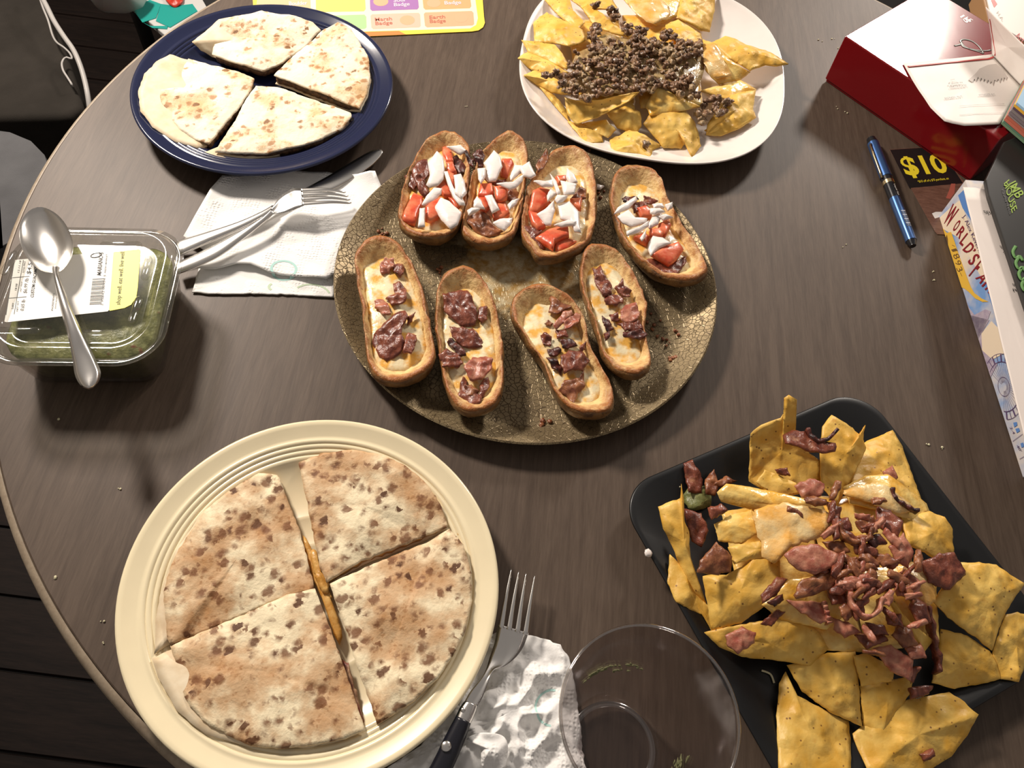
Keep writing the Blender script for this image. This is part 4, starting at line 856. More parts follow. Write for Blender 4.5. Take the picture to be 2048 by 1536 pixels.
wedge('quesadilla_wedge', 'lower left browned quesadilla quarter with torn flap on the cream plate', zc7, [(922, 766), (960, 860), (1010, 1000), (1060, 1140), (1100, 1260), (1137, 1372), (1050, 1410), (900, 1440), (780, 1452), (640, 1440), (560, 1400), (450, 1340), (370, 1250), (332, 1160), (325, 1090), (300, 1012), (400, 970), (600, 884), (800, 796)], GC2, M['tort_b'], pc=CR, zb=.0085, zt=.0195, seed=22, fill='fill_cheese',
      bottom=[(915, 775), (1010, 1010), (1120, 1370), (900, 1452), (640, 1446), (450, 1390), (330, 1290), (250, 1150), (226, 1068), (300, 1030), (600, 900)])
wedge('quesadilla_wedge', 'upper right browned quesadilla quarter on the cream plate', zc7, [(850, 222), (950, 185), (1080, 168), (1200, 185), (1300, 230), (1390, 300), (1460, 400), (1492, 500), (1380, 550), (1250, 600), (1120, 650), (970, 742), (945, 680), (920, 560), (890, 400)], GC2, M['tort_b'], pc=CR, zb=.0085, zt=.0185, seed=23, fill='fill_cheese')
wedge('quesadilla_wedge', 'lower right browned quesadilla quarter on the cream plate beside the fork', zc7, [(985, 745), (1100, 690), (1250, 630), (1400, 570), (1500, 510), (1560, 580), (1592, 700), (1592, 830), (1565, 950), (1510, 1060), (1450, 1150), (1330, 1260), (1187, 1347), (1150, 1230), (1100, 1090), (1060, 960), (1020, 850)], GC2, M['tort_b'], pc=CR, zb=.0085, zt=.0185, seed=24, fill='fill_ham')
# cheese that ran into the cut and under the lower edge
def cheese_run(pts, zf, z, label, th=.003, n_=40):
    V, Fc = sheet(catmull(PP(zf(pts), z), n_), th, .0006, .0012, 150, 6, .3, 5, wob=.0026)
    return tag(mesh('melted_cheese', V, Fc, M['fill_cheese']), label, 'cheese')
cheese_run([(870, 540), (890, 560), (930, 640), (960, 720), (990, 800), (1040, 960), (1020, 1000), (970, 860), (930, 760), (890, 650)], zc7, .0120, 'orange cheese strip in the long cut of the browned quesadilla')
cheese_run([(905, 600), (930, 610), (950, 690), (985, 745), (975, 790), (940, 760), (915, 690)], zc7, .0150, 'orange cheese lump at the middle of the quesadilla cuts')
cheese_run([(1030, 1090), (1060, 1080), (1090, 1180), (1120, 1290), (1135, 1340), (1105, 1330), (1070, 1200)], zc7, .0130, 'reddish filling showing at the lower end of the long cut').data.materials[0] = M['fill_ham']
cheese_run([(700, 1440), (780, 1448), (900, 1440), (970, 1432), (900, 1465), (840, 1485), (780, 1470)], zc7, .0102, 'orange cheese oozing at the lower edge of the browned quesadilla')
cheese_run([(1500, 450), (1530, 455), (1570, 520), (1640, 600), (1630, 610), (1560, 560), (1510, 490)], zc7, .0175, 'thin cheese thread on the right rim of the cream plate', .0012)

# ------------------------------------------------------------------ potato skins
m_, nt, b = new_mat('roasted_potato_skin'); n = N(nt); M['pskin'] = m_
f = n.ramp(n.noise(70, 5, .65), [(.32, 0.0), (.68, 1.0)]); c = n.mix(f, (.085, .034, .011), (.30, .15, .045)); c = n.mix(n.ramp(n.noise(160, 3), [(.6, 0.0), (.72, .8)]), c, (.035, .015, .008)); nt.links.new(c, b.inputs['Base Color']); setp(b, rough=.5); n.bump(n.noise(180, 4), .6, .002, b)
m_, nt, b = new_mat('baked_potato_flesh'); n = N(nt); M['pflesh'] = m_
at = nt.nodes.new('ShaderNodeAttribute'); at.attribute_name = 'toast'; at.attribute_type = 'GEOMETRY'
tf = n.math('ADD', at.outputs['Fac'], n.math('MULTIPLY', n.math('SUBTRACT', n.noise(110, 4, .65), .5), 1.5)); c = n.mix(n.ramp(tf, [(.20, 0.0), (.80, 1.0)]), (.80, .56, .25), (.36, .125, .028)); c = n.mix(n.ramp(n.noise(140, 3), [(.64, 0.0), (.76, .8)]), c, (.24, .085, .03)); nt.links.new(c, b.inputs['Base Color']); setp(b, rough=.5); p1 = n.bump(n.noise(130, 4), .6, .003, b); n.bump(n.noise(420, 3), .5, .0012, b, p1)
m_, nt, b = new_mat('melted_cheese_mix'); n = N(nt); M['cheese'] = m_
f = n.ramp(n.noise(85, 3, .5), [(.44, 0.0), (.6, 1.0)]); nt.links.new(n.mix(f, (.88, .78, .52), (.82, .46, .10)), b.inputs['Base Color']); setp(b, rough=.26, sss=.08); b.inputs['Subsurface Radius'].default_value = (.004, .003, .001); n.bump(n.noise(150, 3), .4, .002, b)
m_, nt, b = new_mat('fried_bacon'); n = N(nt); M['bacon'] = m_
f = n.ramp(n.noise(140, 3, .6, n.scale((1, .35, 1)), 1.0), [(.33, 0.0), (.6, .55), (.76, 1.0)]); c = n.mix(f, (.105, .020, .011), (.35, .105, .055)); c = n.mix(n.ramp(n.noise(90, 2), [(.64, 0.0), (.78, .7)]), c, (.55, .28, .15)); nt.links.new(c, b.inputs['Base Color']); setp(b, rough=.36, coat=.1); n.bump(n.noise(260, 4), .6, .0016, b)
M['bacon_pink'] = mottled('pink_bacon', (.32, .080, .050), (.54, .24, .15), 150, .35, .5, 260, .0014)
M['bacon_char'] = mottled('charred_bacon', (.02, .007, .008), (.15, .035, .022), 150, .35, .6, 260, .0016)
M['bacon_brown'] = mottled('brown_bacon', (.14, .036, .016), (.36, .14, .058), 150, .35, .5, 240, .0016)
m_, nt, b = new_mat('raw_white_onion'); n = N(nt); M['onion'] = m_
nt.links.new(n.mix(n.noise(60, 2), (.88, .83, .78), (.86, .77, .74)), b.inputs['Base Color']); setp(b, rough=.3, sss=.15); b.inputs['Subsurface Radius'].default_value = (.004, .003, .003); n.bump(n.noise(90, 2, .5, n.scale((1, 4, 1))), .2, .001, b)
m_, nt, b = new_mat('diced_tomato'); n = N(nt); M['tomato'] = m_
nt.links.new(n.mix(n.ramp(n.noise(90, 3), [(.35, 0.0), (.68, 1.0)]), (.62, .075, .030), (.78, .25, .12)), b.inputs['Base Color']); setp(b, rough=.32, sss=.12); b.inputs['Subsurface Radius'].default_value = (.005, .001, .001); n.bump(n.noise(140, 3), .35, .0012, b)
SKINS = {}
def potato(key, label, zf, outline, zr=.029, seed=0, wall=.17, cheese=(.80, .0085)):
    rim = catmull(PP(zf(outline), zr), 72); nR = len(rim); c = sum(rim, Vector())/nR
    o = thing('potato_skin', label, 'potato skin', (c.x, c.y, T+.0035), 'loaded potato skins on the baking pan'); zb = .0036
    L = max((p-c).length for p in rim)
    def rz(p): return .0024*nz(p, 45, seed)+.0012*nz(p, 150, seed) + .0032*((p-c).length/L)**3 - .001
    V, Fc, tw = [], [], []
    def layer(s, z, wob=0.0, amp=.0012):
        for p in rim:
            q = c.lerp(p, s); d = (q-c); d = d.normalized() if d.length > 1e-6 else Vector((1, 0, 0)); w_ = amp*(nz(Vector((q.x, q.y, z*3)), 75, seed+2)+.7*nz(Vector((q.x, q.y, z*3)), 190, seed+9))
            V.append(Vector((q.x, q.y, T+z))+d*w_+Vector((0, 0, wob*rz(p))))
    def build(rows, flip):
        V.clear(); Fc.clear()
        for r in rows: layer(*r)
        for k in range(len(rows)-1):
            for i in range(nR):
                j = (i+1) % nR; f_ = (k*nR+i, k*nR+j, (k+1)*nR+j, (k+1)*nR+i); Fc.append(f_[::-1] if flip else f_)
        e = tuple(range(nR)); Fc.append(e if flip else e[::-1]); return list(V), list(Fc)
    v, f_ = build([(.05, zb, 0), (.50, zb, 0), (.70, zb+.0022, 0), (.86, zb+.008, 0), (.96, zb+.015, .3), (1.005, zr-.006, .8), (1.012, zr-.002, 1), (1.0, zr, 1), (.965, zr+.0012, 1)], False)
    mesh('skin', v, f_, M['pskin'], o)
    rows = [(.990, zr-.0012, 1, .0018), (.985, zr+.0008, 1, .0020), (.955, zr+.0021, 1, .0022), (.92, zr+.0012, 1, .0024), (1-wall, zr-.0035, .8, .0018), (1-wall*1.35, zr-.0075, .5, .0016), (.66, zr-.0108, 0, .001), (.35, zr-.0118, 0, .001), (.04, zr-.0118, 0, .0)]
    v, f_ = build(rows, False)
    fl_ = mesh('flesh', v, f_[:-1]+[tuple((len(rows)-1)*nR+i for i in range(nR))], M['pflesh'], o)
    at_ = fl_.data.attributes.new('toast', 'FLOAT', 'POINT'); tv = [.95, .9, .82, .62, .36, .15, 0, 0, 0]; at_.data.foreach_set('value', [tv[i//nR] for i in range(len(rows)*nR)])
    s, dz = cheese
    ow = [Vector((q.x, q.y, T+zr-dz)) for q in (c.lerp(p, s) for p in rim)]
    V2, F2 = sheet(ow, .005, .0008, .0016, 85, 10, .35, seed+7, wob=.0022); mesh('melted_cheese', V2, F2, M['cheese'], o)
    SKINS[key] = (o, zr); return o
zp = zz(640, 240, 2.3275)
potato('a', 'leftmost potato skin topped with onion and tomato, far side of pan', zp, [(480, 112), (530, 75), (590, 57), (650, 75), (690, 120), (697, 200), (690, 330), (668, 430), (640, 500), (590, 545), (530, 560), (450, 545), (390, 505), (365, 455), (375, 350), (400, 260), (440, 180)], .030, 1)
potato('b', 'second potato skin from left topped with onion and tomato', zp, [(790, 112), (840, 72), (900, 62), (950, 100), (970, 160), (962, 260), (945, 380), (928, 470), (895, 545), (840, 575), (760, 583), (695, 560), (658, 515), (665, 440), (692, 330), (715, 230), (750, 155)], .030, 2)
potato('c', 'onion and tomato potato skin with a split lower rim, right of centre', zp, [(1010, 235), (1060, 170), (1120, 132), (1180, 127), (1240, 160), (1272, 210), (1287, 320), (1287, 430), (1267, 530), (1232, 590), (1160, 630), (1080, 655), (1010, 648), (985, 610), (950, 560), (932, 480), (950, 380), (975, 300)], .029, 3)
potato('d', 'rightmost potato skin topped with onion and tomato, by the pan rim', zp, [(1360, 280), (1400, 230), (1460, 213), (1530, 226), (1580, 270), (1610, 340), (1650, 420), (1700, 500), (1760, 600), (1795, 680), (1790, 730), (1740, 755), (1670, 758), (1590, 735), (1520, 685), (1450, 610), (1400, 530), (1370, 440), (1350, 360)], .029, 4)
potato('e', 'large bacon potato skin at the left rim of the pan', zp, [(165, 625), (200, 580), (250, 552), (310, 550), (370, 580), (412, 640), (452, 720), (490, 830), (512, 940), (530, 1040), (535, 1110), (500, 1170), (440, 1210), (360, 1228), (290, 1220), (242, 1175), (215, 1090), (205, 980), (193, 850), (170, 740)], .030, 5, .15)
potato('f', 'narrow bacon potato skin at the near side of the pan', zp, [(562, 740), (610, 702), (670, 688), (730, 712), (777, 770), (812, 860), (840, 960), (852, 1060), (857, 1180), (845, 1280), (810, 1335), (740, 1368), (670, 1362), (615, 1315), (582, 1235), (566, 1150), (550, 1050), (537, 950), (542, 830)], .029, 6)
potato('g', 'bacon potato skin near the lower right of the pan, closest to the cup', zp, [(900, 835), (960, 782), (1040, 768), (1110, 792), (1170, 832), (1217, 890), (1242, 960), (1262, 1050), (1292, 1120), (1340, 1200), (1367, 1290), (1355, 1350), (1300, 1378), (1210, 1370), (1140, 1325), (1095, 1265), (1065, 1190), (1035, 1125), (980, 1055), (930, 975), (892, 910)], .031, 7)
potato('h', 'bacon potato skin wedged between two others at the right of the pan', zp, [(1217, 645), (1250, 592), (1310, 582), (1370, 602), (1420, 652), (1470, 730), (1500, 800), (1520, 870), (1512, 960), (1525, 1040), (1540, 1115), (1528, 1165), (1480, 1200), (1420, 1195), (1365, 1160), (1318, 1090), (1295, 1010), (1268, 930), (1235, 840), (1212, 740)], .027, 8)
ZA, ZB, ZC, ZD = zz(680, 240, 5.389), zz(1020, 270, 4.655), zz(690, 460, 3.84), zz(1000, 480, 3.84)
_sd = [100]
def piece(name, zf, pts, z, th, mat, bulge=0.0, tilt=None, wob=.0006, amp=.0006, n_=30, rings=4, edge=.5, smooth=False, parent=None):
    _sd[0] += 1; sd = _sd[0]; rnd = random.Random(sd)
    tx, ty = (tilt if tilt is not None else (rnd.uniform(-.25, .25), rnd.uniform(-.25, .25)))
    q = zf(pts); cx_ = sum(p[0] for p in q)/len(q); cy_ = sum(p[1] for p in q)/len(q); k = .00038
    w = [P(p[0], p[1], z+(tx*(p[0]-cx_)+ty*(p[1]-cy_))*k) for p in q]
    w = catmull(w, n_) if smooth else linear(w, n_)
    V, Fc = sheet(w, th, bulge, amp, 170, rings, edge, sd, wob=wob)
    return mesh(name, V, Fc, mat, parent)
def ordinal(i, n_):
    if n_ == 1: return ''
    return ['topmost', 'second from top', 'third from top', 'fourth from top', 'fifth from top', 'sixth from top', 'seventh from top', 'eighth from top', 'ninth from top', 'tenth from top', 'eleventh from top'][i] if i < n_-1 else 'lowest'
TOP = {
 'a': (ZA, 'leftmost tomato-topped potato skin', [('bacon', [(770, 560), (830, 445), (940, 430), (960, 600), (910, 640), (960, 800), (920, 830), (850, 780)], .030), ('bacon_char', [(1210, 400), (1260, 380), (1310, 440), (1360, 560), (1290, 590), (1240, 520)], .028), ('bacon', [(700, 620), (770, 560), (830, 700), (800, 760), (730, 720)], .026)],
       [[(1110, 310), (1180, 300), (1220, 390), (1230, 470), (1150, 470), (1105, 380)], [(1150, 470), (1220, 470), (1260, 570), (1200, 600), (1150, 560)], [(1160, 560), (1230, 600), (1235, 740), (1180, 740), (1140, 640)], [(1040, 730), (1120, 660), (1180, 760), (1200, 840), (1120, 830)], [(790, 800), (890, 840), (890, 920), (850, 1000), (810, 1130), (740, 1120), (670, 1080), (690, 1000)], [(920, 950), (1010, 880), (1090, 840), (1120, 900), (1060, 1060), (980, 1100), (920, 1080)], [(1170, 850), (1260, 870), (1300, 950), (1250, 980)]],
       [[(945, 470), (1045, 340), (1110, 400), (1130, 520), (1115, 640), (1060, 710), (960, 730), (930, 700), (970, 600)], [(1120, 560), (1160, 560), (1210, 700), (1260, 800), (1340, 880), (1350, 920), (1290, 920), (1220, 840), (1160, 700)], [(1225, 600), (1300, 585), (1340, 660), (1365, 790), (1310, 850), (1240, 790), (1240, 700)], [(880, 910), (940, 810), (1010, 735), (1100, 740), (1090, 800), (1000, 890), (900, 930)], [(1015, 950), (1090, 840), (1180, 880), (1310, 1000), (1270, 1130), (1190, 1180), (1090, 1080)], [(860, 960), (915, 950), (915, 1150), (840, 1160)], [(1150, 290), (1300, 275), (1370, 340), (1300, 380), (1230, 340)]]),
 'b': (ZA, 'second tomato-topped potato skin from left', [('bacon_brown', [(1340, 1030), (1420, 1000), (1540, 990), (1620, 1040), (1640, 1130), (1760, 1200), (1680, 1250), (1560, 1260), (1460, 1210), (1420, 1150), (1360, 1110)], .027), ('bacon_char', [(1430, 370), (1510, 310), (1560, 380), (1540, 500), (1470, 500)], .032), ('bacon_char', [(1330, 340), (1370, 330), (1430, 420), (1440, 520), (1390, 470)], .033), ('bacon', [(1540, 640), (1640, 670), (1780, 640), (1830, 680), (1700, 720)], .027), ('bacon_brown', [(1800, 740), (1900, 720), (1930, 820), (1860, 900), (1800, 860)], .025)],
       [[(1740, 430), (1840, 430), (1870, 490), (1830, 560), (1800, 640), (1730, 600)], [(1520, 700), (1640, 700), (1660, 790), (1600, 850), (1490, 830)], [(1660, 730), (1810, 720), (1800, 850), (1740, 890), (1680, 870)], [(1700, 920), (1780, 900), (1830, 1020), (1760, 1080), (1650, 1070), (1640, 1000)], [(1490, 850), (1570, 850), (1610, 960), (1560, 1000), (1500, 960)]],
       [[(1550, 470), (1660, 330), (1730, 400), (1750, 500), (1680, 660), (1600, 670), (1560, 620), (1580, 540)], [(1480, 530), (1570, 520), (1570, 610), (1520, 690), (1490, 640)], [(1690, 690), (1840, 710), (1980, 590), (1970, 660), (1890, 740), (1830, 750)], [(1830, 610), (1880, 490), (1960, 490), (1990, 540), (1900, 610), (1840, 660)], [(1930, 520), (2040, 450), (2110, 600), (2060, 630), (1980, 610)], [(1440, 880), (1475, 825), (1520, 870), (1560, 960), (1440, 945)], [(1560, 820), (1640, 810), (1720, 970), (1640, 1010)], [(1805, 920), (1850, 870), (1930, 850), (1900, 910), (1830, 970)], [(1370, 980), (1420, 950), (1510, 960), (1480, 990), (1390, 1030)], [(1645, 1110), (1720, 1070), (1860, 1060), (1850, 1120), (1770, 1200), (1700, 1160)]]),
 'c': (ZB, 'tomato-topped potato skin right of centre', [('bacon_brown', [(240, 280), (340, 130), (360, 180), (350, 260), (310, 320), (260, 350)], .034), ('bacon_brown', [(570, 590), (640, 500), (710, 500), (700, 600), (640, 610)], .027), ('bacon', [(110, 830), (260, 880), (300, 900), (240, 980), (330, 1060), (230, 1090), (190, 1030), (150, 940)], .026)],
       [[(210, 530), (280, 500), (370, 520), (340, 600), (380, 640), (240, 740), (170, 720)], [(170, 720), (250, 740), (330, 860), (260, 890), (200, 830)], [(240, 970), (370, 890), (540, 850), (550, 940), (420, 1000), (400, 1070)], [(415, 1020), (520, 970), (620, 1000), (520, 1080), (430, 1110)], [(560, 610), (670, 600), (660, 700), (600, 670)], [(420, 400), (520, 390), (520, 440), (450, 460)]],
       [[(250, 740), (330, 690), (410, 610), (420, 700), (380, 850), (330, 840)], [(445, 660), (550, 620), (640, 720), (650, 850), (660, 910), (600, 900), (560, 810), (470, 780)], [(415, 600), (440, 560), (540, 570), (500, 620), (440, 640)], [(340, 570), (380, 500), (440, 550), (390, 590), (350, 620)], [(370, 360), (430, 430), (470, 540), (440, 560), (400, 450)], [(470, 430), (530, 440), (620, 460), (600, 550), (500, 560)], [(530, 310), (600, 370), (630, 440), (560, 470), (520, 400)], [(220, 430), (320, 440), (420, 420), (400, 480), (300, 480)], [(410, 840), (540, 795), (620, 810), (600, 840), (480, 860)]]),
 'd': (ZB, 'rightmost tomato-topped potato skin', [('bacon_char', [(1040, 590), (1090, 565), (1150, 575), (1200, 600), (1120, 625), (1060, 615)], .028), ('bacon', [(1240, 570), (1310, 580), (1370, 620), (1300, 650), (1250, 630)], .028), ('bacon', [(1130, 650), (1250, 630), (1280, 670), (1200, 710), (1150, 730)], .027), ('bacon', [(1250, 1170), (1320, 1150), (1420, 1180), (1520, 1230), (1640, 1130), (1640, 1190), (1560, 1300), (1480, 1320), (1380, 1290), (1300, 1250)], .025)],
       [[(1180, 690), (1260, 670), (1330, 720), (1310, 780), (1220, 770)], [(1380, 840), (1470, 790), (1500, 850), (1450, 940), (1370, 900)], [(1300, 890), (1370, 880), (1430, 930), (1400, 970), (1310, 940)], [(1150, 960), (1250, 920), (1300, 960), (1270, 1030)], [(1320, 1120), (1420, 1050), (1560, 1005), (1610, 1080), (1540, 1180), (1480, 1220), (1400, 1170)]],
       [[(965, 740), (1000, 680), (1170, 575), (1185, 610), (1100, 690)], [(1000, 760), (1100, 700), (1170, 780), (1280, 780), (1270, 820), (1130, 855), (1050, 820)], [(1080, 900), (1200, 860), (1290, 800), (1290, 850), (1200, 910), (1090, 940)], [(1280, 850), (1320, 770), (1380, 730), (1420, 740), (1380, 830), (1300, 875)], [(1380, 760), (1440, 740), (1520, 770), (1430, 795)], [(1300, 690), (1400, 685), (1440, 715), (1350, 738), (1305, 728)], [(1320, 650), (1420, 640), (1440, 680), (1340, 685)], [(1440, 650), (1510, 630), (1515, 680), (1470, 705)], [(1210, 960), (1270, 880), (1260, 950), (1230, 990)], [(1290, 1000), (1330, 945), (1420, 960), (1500, 1010), (1380, 1060), (1310, 1130), (1280, 1060)]]),
 'e': (ZC, 'large bacon potato skin', [('bacon_pink', [(260, 280), (310, 215), (370, 215), (390, 270), (330, 330), (280, 340)], .027), ('bacon', [(370, 270), (450, 250), (460, 310), (430, 360), (380, 330)], .027), ('bacon', [(370, 410), (420, 395), (470, 450), (480, 520), (440, 570), (360, 580), (320, 530), (380, 490)], .028), ('bacon_pink', [(225, 550), (290, 530), (330, 570), (350, 640), (300, 650), (240, 600)], .027), ('bacon', [(300, 720), (380, 640), (460, 620), (490, 660), (440, 740), (430, 800), (470, 870), (430, 950), (320, 1010), (260, 980), (210, 870), (220, 800)], .028), ('bacon', [(480, 790), (550, 810), (550, 860), (510, 950), (440, 940), (450, 890)], .029), ('bacon', [(470, 680), (540, 630), (520, 690), (480, 730)], .028)], [], []),
 'f': (ZC, 'narrow bacon potato skin', [('bacon', [(750, 490), (850, 470), (940, 460), (1000, 560), (1020, 650), (1000, 730), (900, 740), (830, 680), (760, 620)], .028), ('bacon', [(1030, 590), (1090, 590), (1095, 680), (1050, 715), (1020, 680)], .027), ('bacon', [(800, 740), (860, 750), (980, 760), (1050, 830), (1060, 900), (1000, 910), (900, 900), (830, 820)], .026), ('bacon_char', [(780, 860), (830, 840), (920, 930), (930, 960), (860, 960)], .027), ('bacon', [(720, 960), (780, 910), (860, 950), (910, 1020), (870, 1055), (750, 1050)], .029), ('bacon_pink', [(910, 1060), (980, 980), (1080, 970), (1140, 1000), (1120, 1070), (1050, 1150), (960, 1150)], .030), ('bacon', [(870, 1250), (910, 1110), (940, 1160), (910, 1260), (950, 1310), (1050, 1280), (1040, 1340), (930, 1365), (860, 1320)], .026), ('bacon', [(1040, 1180), (1100, 1130), (1110, 1190), (1060, 1290), (1030, 1270)], .026), ('bacon_brown', [(920, 1200), (970, 1190), (1030, 1240), (980, 1290), (920, 1270)], .027)], [], []),
 'g': (ZD, 'lower right bacon potato skin', [('bacon_brown', [(370, 440), (410, 430), (460, 480), (540, 500), (550, 520), (430, 570), (370, 545), (390, 490)], .030), ('bacon_pink', [(410, 650), (480, 560), (550, 540), (560, 570), (490, 640), (430, 690)], .031), ('bacon_pink', [(490, 640), (580, 560), (630, 570), (610, 620), (560, 670), (500, 690)], .031), ('bacon', [(310, 730), (350, 710), (400, 740), (390, 810), (330, 815)], .028), ('bacon_brown', [(340, 640), (370, 615), (410, 640), (390, 665)], .028), ('bacon_char', [(360, 840), (450, 820), (470, 870), (380, 900)], .028), ('bacon_char', [(360, 900), (440, 920), (480, 980), (470, 1040), (400, 980)], .028), ('bacon', [(470, 890), (520, 850), (640, 860), (690, 930), (640, 1000), (560, 990), (500, 1020), (470, 950)], .032), ('bacon_char', [(460, 770), (530, 760), (600, 810), (520, 840), (480, 820)], .029), ('bacon', [(600, 830), (670, 770), (660, 840), (620, 860)], .029), ('bacon_brown', [(450, 1150), (500, 1080), (620, 1060), (640, 1000), (650, 1120), (600, 1190), (560, 1270), (520, 1210)], .029), ('bacon', [(420, 690), (500, 680), (520, 740), (440, 750)], .029)], [], []),
 'h': (ZD, 'wedged bacon potato skin', [('bacon', [(710, 220), (770, 200), (800, 270), (860, 360), (860, 420), (790, 430), (730, 330)], .026), ('bacon', [(880, 370), (940, 300), (950, 350), (1010, 390), (1000, 440), (940, 440)], .026), ('bacon', [(800, 440), (850, 415), (940, 430), (950, 480), (890, 500), (810, 490)], .026), ('bacon', [(840, 570), (900, 560), (910, 620), (860, 620)], .025), ('bacon_pink', [(920, 560), (960, 500), (1040, 480), (1080, 560), (1060, 610), (1000, 640), (930, 620)], .028), ('bacon', [(910, 640), (1000, 640), (1070, 610), (1100, 690), (960, 700)], .028), ('bacon_char', [(940, 705), (1100, 690), (1140, 735), (1080, 770), (950, 745)], .028), ('bacon_char', [(780, 590), (830, 620), (870, 680), (830, 710), (790, 660)], .025), ('bacon_char', [(800, 720), (840, 700), (840, 760), (810, 770)], .025)], [], []),
}
for key, (zf, where, bac, tom, oni) in TOP.items():
    sk, zr = SKINS[key]
    for mt, pts, z in bac: piece('bacon_piece', zf, pts, z, .0026, M[mt], .0004, None, .0013, .0030, 34, 7, .6, parent=sk)
    for nm, lst, z0, th, bl, mt, what, ed in (('tomato_piece', tom, .0265, .0075, .0005, M['tomato'], 'red diced tomato piece', .62), ('onion_piece', oni, .0335, .0026, .0014, M['onion'], 'chopped white onion piece', .6)):
        order = sorted(range(len(lst)), key=lambda i: sum(p[1] for p in lst[i])/len(lst[i]))
        for i, pts in enumerate(lst):
            rk = ordinal(order.index(i), len(lst))
            o = piece(nm, zf, pts, z0+.0022*(i % 3), th, mt, bl, None, .0004, .0004, 28, 5, ed)
            tag(o, f'{what}, {rk}, on the {where}', nm.split('_')[0], f'{nm.split("_")[0]} pieces on the potato skins')
o = piece('onion_piece', ZB, [(800, 460), (880, 480), (840, 515), (805, 505)], .006, .0025, M['onion'], .001); tag(o, 'stray white onion piece fallen on the pan between two potato skins', 'onion', 'onion pieces on the potato skins')
# a few pale shreds of cheese and browned crumbs on the pan
V, Fc = [], []
rnd = random.Random(5)
def blob(c, r, sd, sq_=.7, nu=6, nv=5, am=.45):
    c = Vector(c); v, f_ = [], []
    for i in range(nv+1):
        ph = PI*i/nv
        for j in range(nu):
            th = 2*PI*j/nu+sd; d = Vector((math.sin(ph)*math.cos(th), math.sin(ph)*math.sin(th), math.cos(ph)*sq_)); v.append(c+d*r*(1+am*nz(d*1.3+Vector((sd*3.7, sd, 0)), 1.6)+am*.6*nz(d*2.9+Vector((sd, sd*2.3, 0)), 1.7)))
    for i in range(nv):
        for j in range(nu):
            k = (j+1) % nu; f_.append((i*nu+j, (i+1)*nu+j, (i+1)*nu+k, i*nu+k))
    return v, f_
parts = []
for (x, y, n_, sp_) in [(765, 470, 7, 14), (722, 575, 10, 10), (715, 650, 8, 10), (1325, 680, 6, 16), (1345, 715, 6, 8), (1310, 640, 5, 20), (1195, 385, 8, 14), (1355, 660, 4, 14), (880, 540, 5, 14), (1180, 300, 3, 30), (1090, 845, 5, 26), (1280, 745, 4, 20)]:
    for k in range(n_):
        a, r = rnd.uniform(0, 6.28), rnd.uniform(0, sp_); parts.append(blob(P(x+r*math.cos(a), y+r*math.sin(a), .0044), rnd.uniform(.0009, .0024), rnd.uniform(0, 9)))
V, Fc = join(*parts); o = mesh('browned_crumbs', V, Fc, M['bacon_brown']); tag(o, 'browned crumbs baked onto the pan between the potato skins', 'crumbs', kind='stuff')

# ------------------------------------------------------------------ nachos
m_, nt, b = new_mat('corn_tortilla_chip'); n = N(nt); M['chip'] = m_
f = n.ramp(n.noise(55, 3, .55), [(.32, 0.0), (.68, 1.0)]); c = n.mix(f, (.74, .40, .05), (.86, .58, .15)); c = n.mix(n.ramp(n.noise(110, 2), [(.62, 0.0), (.74, .6)]), c, (.68, .33, .045))
vo = n.voro(150, 'F1'); c = n.mix(n.ramp(vo.outputs['Distance'], [(.08, .9), (.14, 0.0)]), c, (.20, .08, .02)); nt.links.new(c, b.inputs['Base Color']); setp(b, rough=.45, spec=.4)
p1 = n.bump(n.ramp(n.voro(95, 'SMOOTH_F1').outputs['Distance'], [(.1, 1.0), (.6, 0.0)]), .6, .003, b); n.bump(n.noise(280, 4), .35, .001, b, p1)
m_, nt, b = new_mat('cheesy_chip'); n = N(nt); M['chip_cheesy'] = m_
f = n.ramp(n.noise(60, 3, .55), [(.36, 0.0), (.64, 1.0)]); c = n.mix(f, (.80, .42, .05), (.90, .66, .22)); nt.links.new(c, b.inputs['Base Color']); setp(b, rough=.28, coat=.15); p1 = n.bump(n.noise(90, 3), .5, .003, b)
_cs = [500]
def plate_z(p, group):
    if 'black' in group:
        x, y = p.x-BK[0], p.y-BK[1]; c, s = math.cos(BROT), math.sin(BROT); u, v = abs(x*c+y*s), abs(-x*s+y*c); r = max(u, v)
        tb_ = [(0, .0062), (.085, .0062), (.094, .0068), (.104, .0102), (.112, .0140), (.120, .0164), (.128, .0172)]
    else:
        x, y = p.x-WH[0], p.y-WH[1]; r = math.hypot(x, y)/supw(math.atan2(y, x), .147)
        tb_ = [(0, .0062), (.085, .0068), (.105, .0088), (.122, .0127), (.135, .018), (.143, .0228), (.152, .0256)]
    for (a, za), (b_, zb_) in zip(tb_, tb_[1:]):
        if r <= b_: return za+(zb_-za)*(r-a)/(b_-a)
    return tb_[-1][1] if r < tb_[-1][0]*1.02 else 0.0
def chip(label, zf, pts, group, mat='chip', bulge=.003, amp=.0016, dz=0.0, th=.0014):
    _cs[0] += 1
    def up(p):
        w_ = P(p[0], p[1], p[2]+dz); h = plate_z(w_, group)+.0012; return P(p[0], p[1], max(p[2]+dz, h))
    w = linear([up(p) for p in zf(pts)], 64)
    V, Fc = sheet(w, th, bulge, amp, 55, 10, .9, _cs[0], wob=.0007, fn=lambda q, t: .0006*nz(q, 190, 2))
    return tag(mesh('tortilla_chip', V, Fc, M[mat]), label, 'tortilla chip', group)
GB, GW = 'tortilla chips on the black plate', 'tortilla chips on the white plate'
ZK = zz(1200, 760, 1.98)
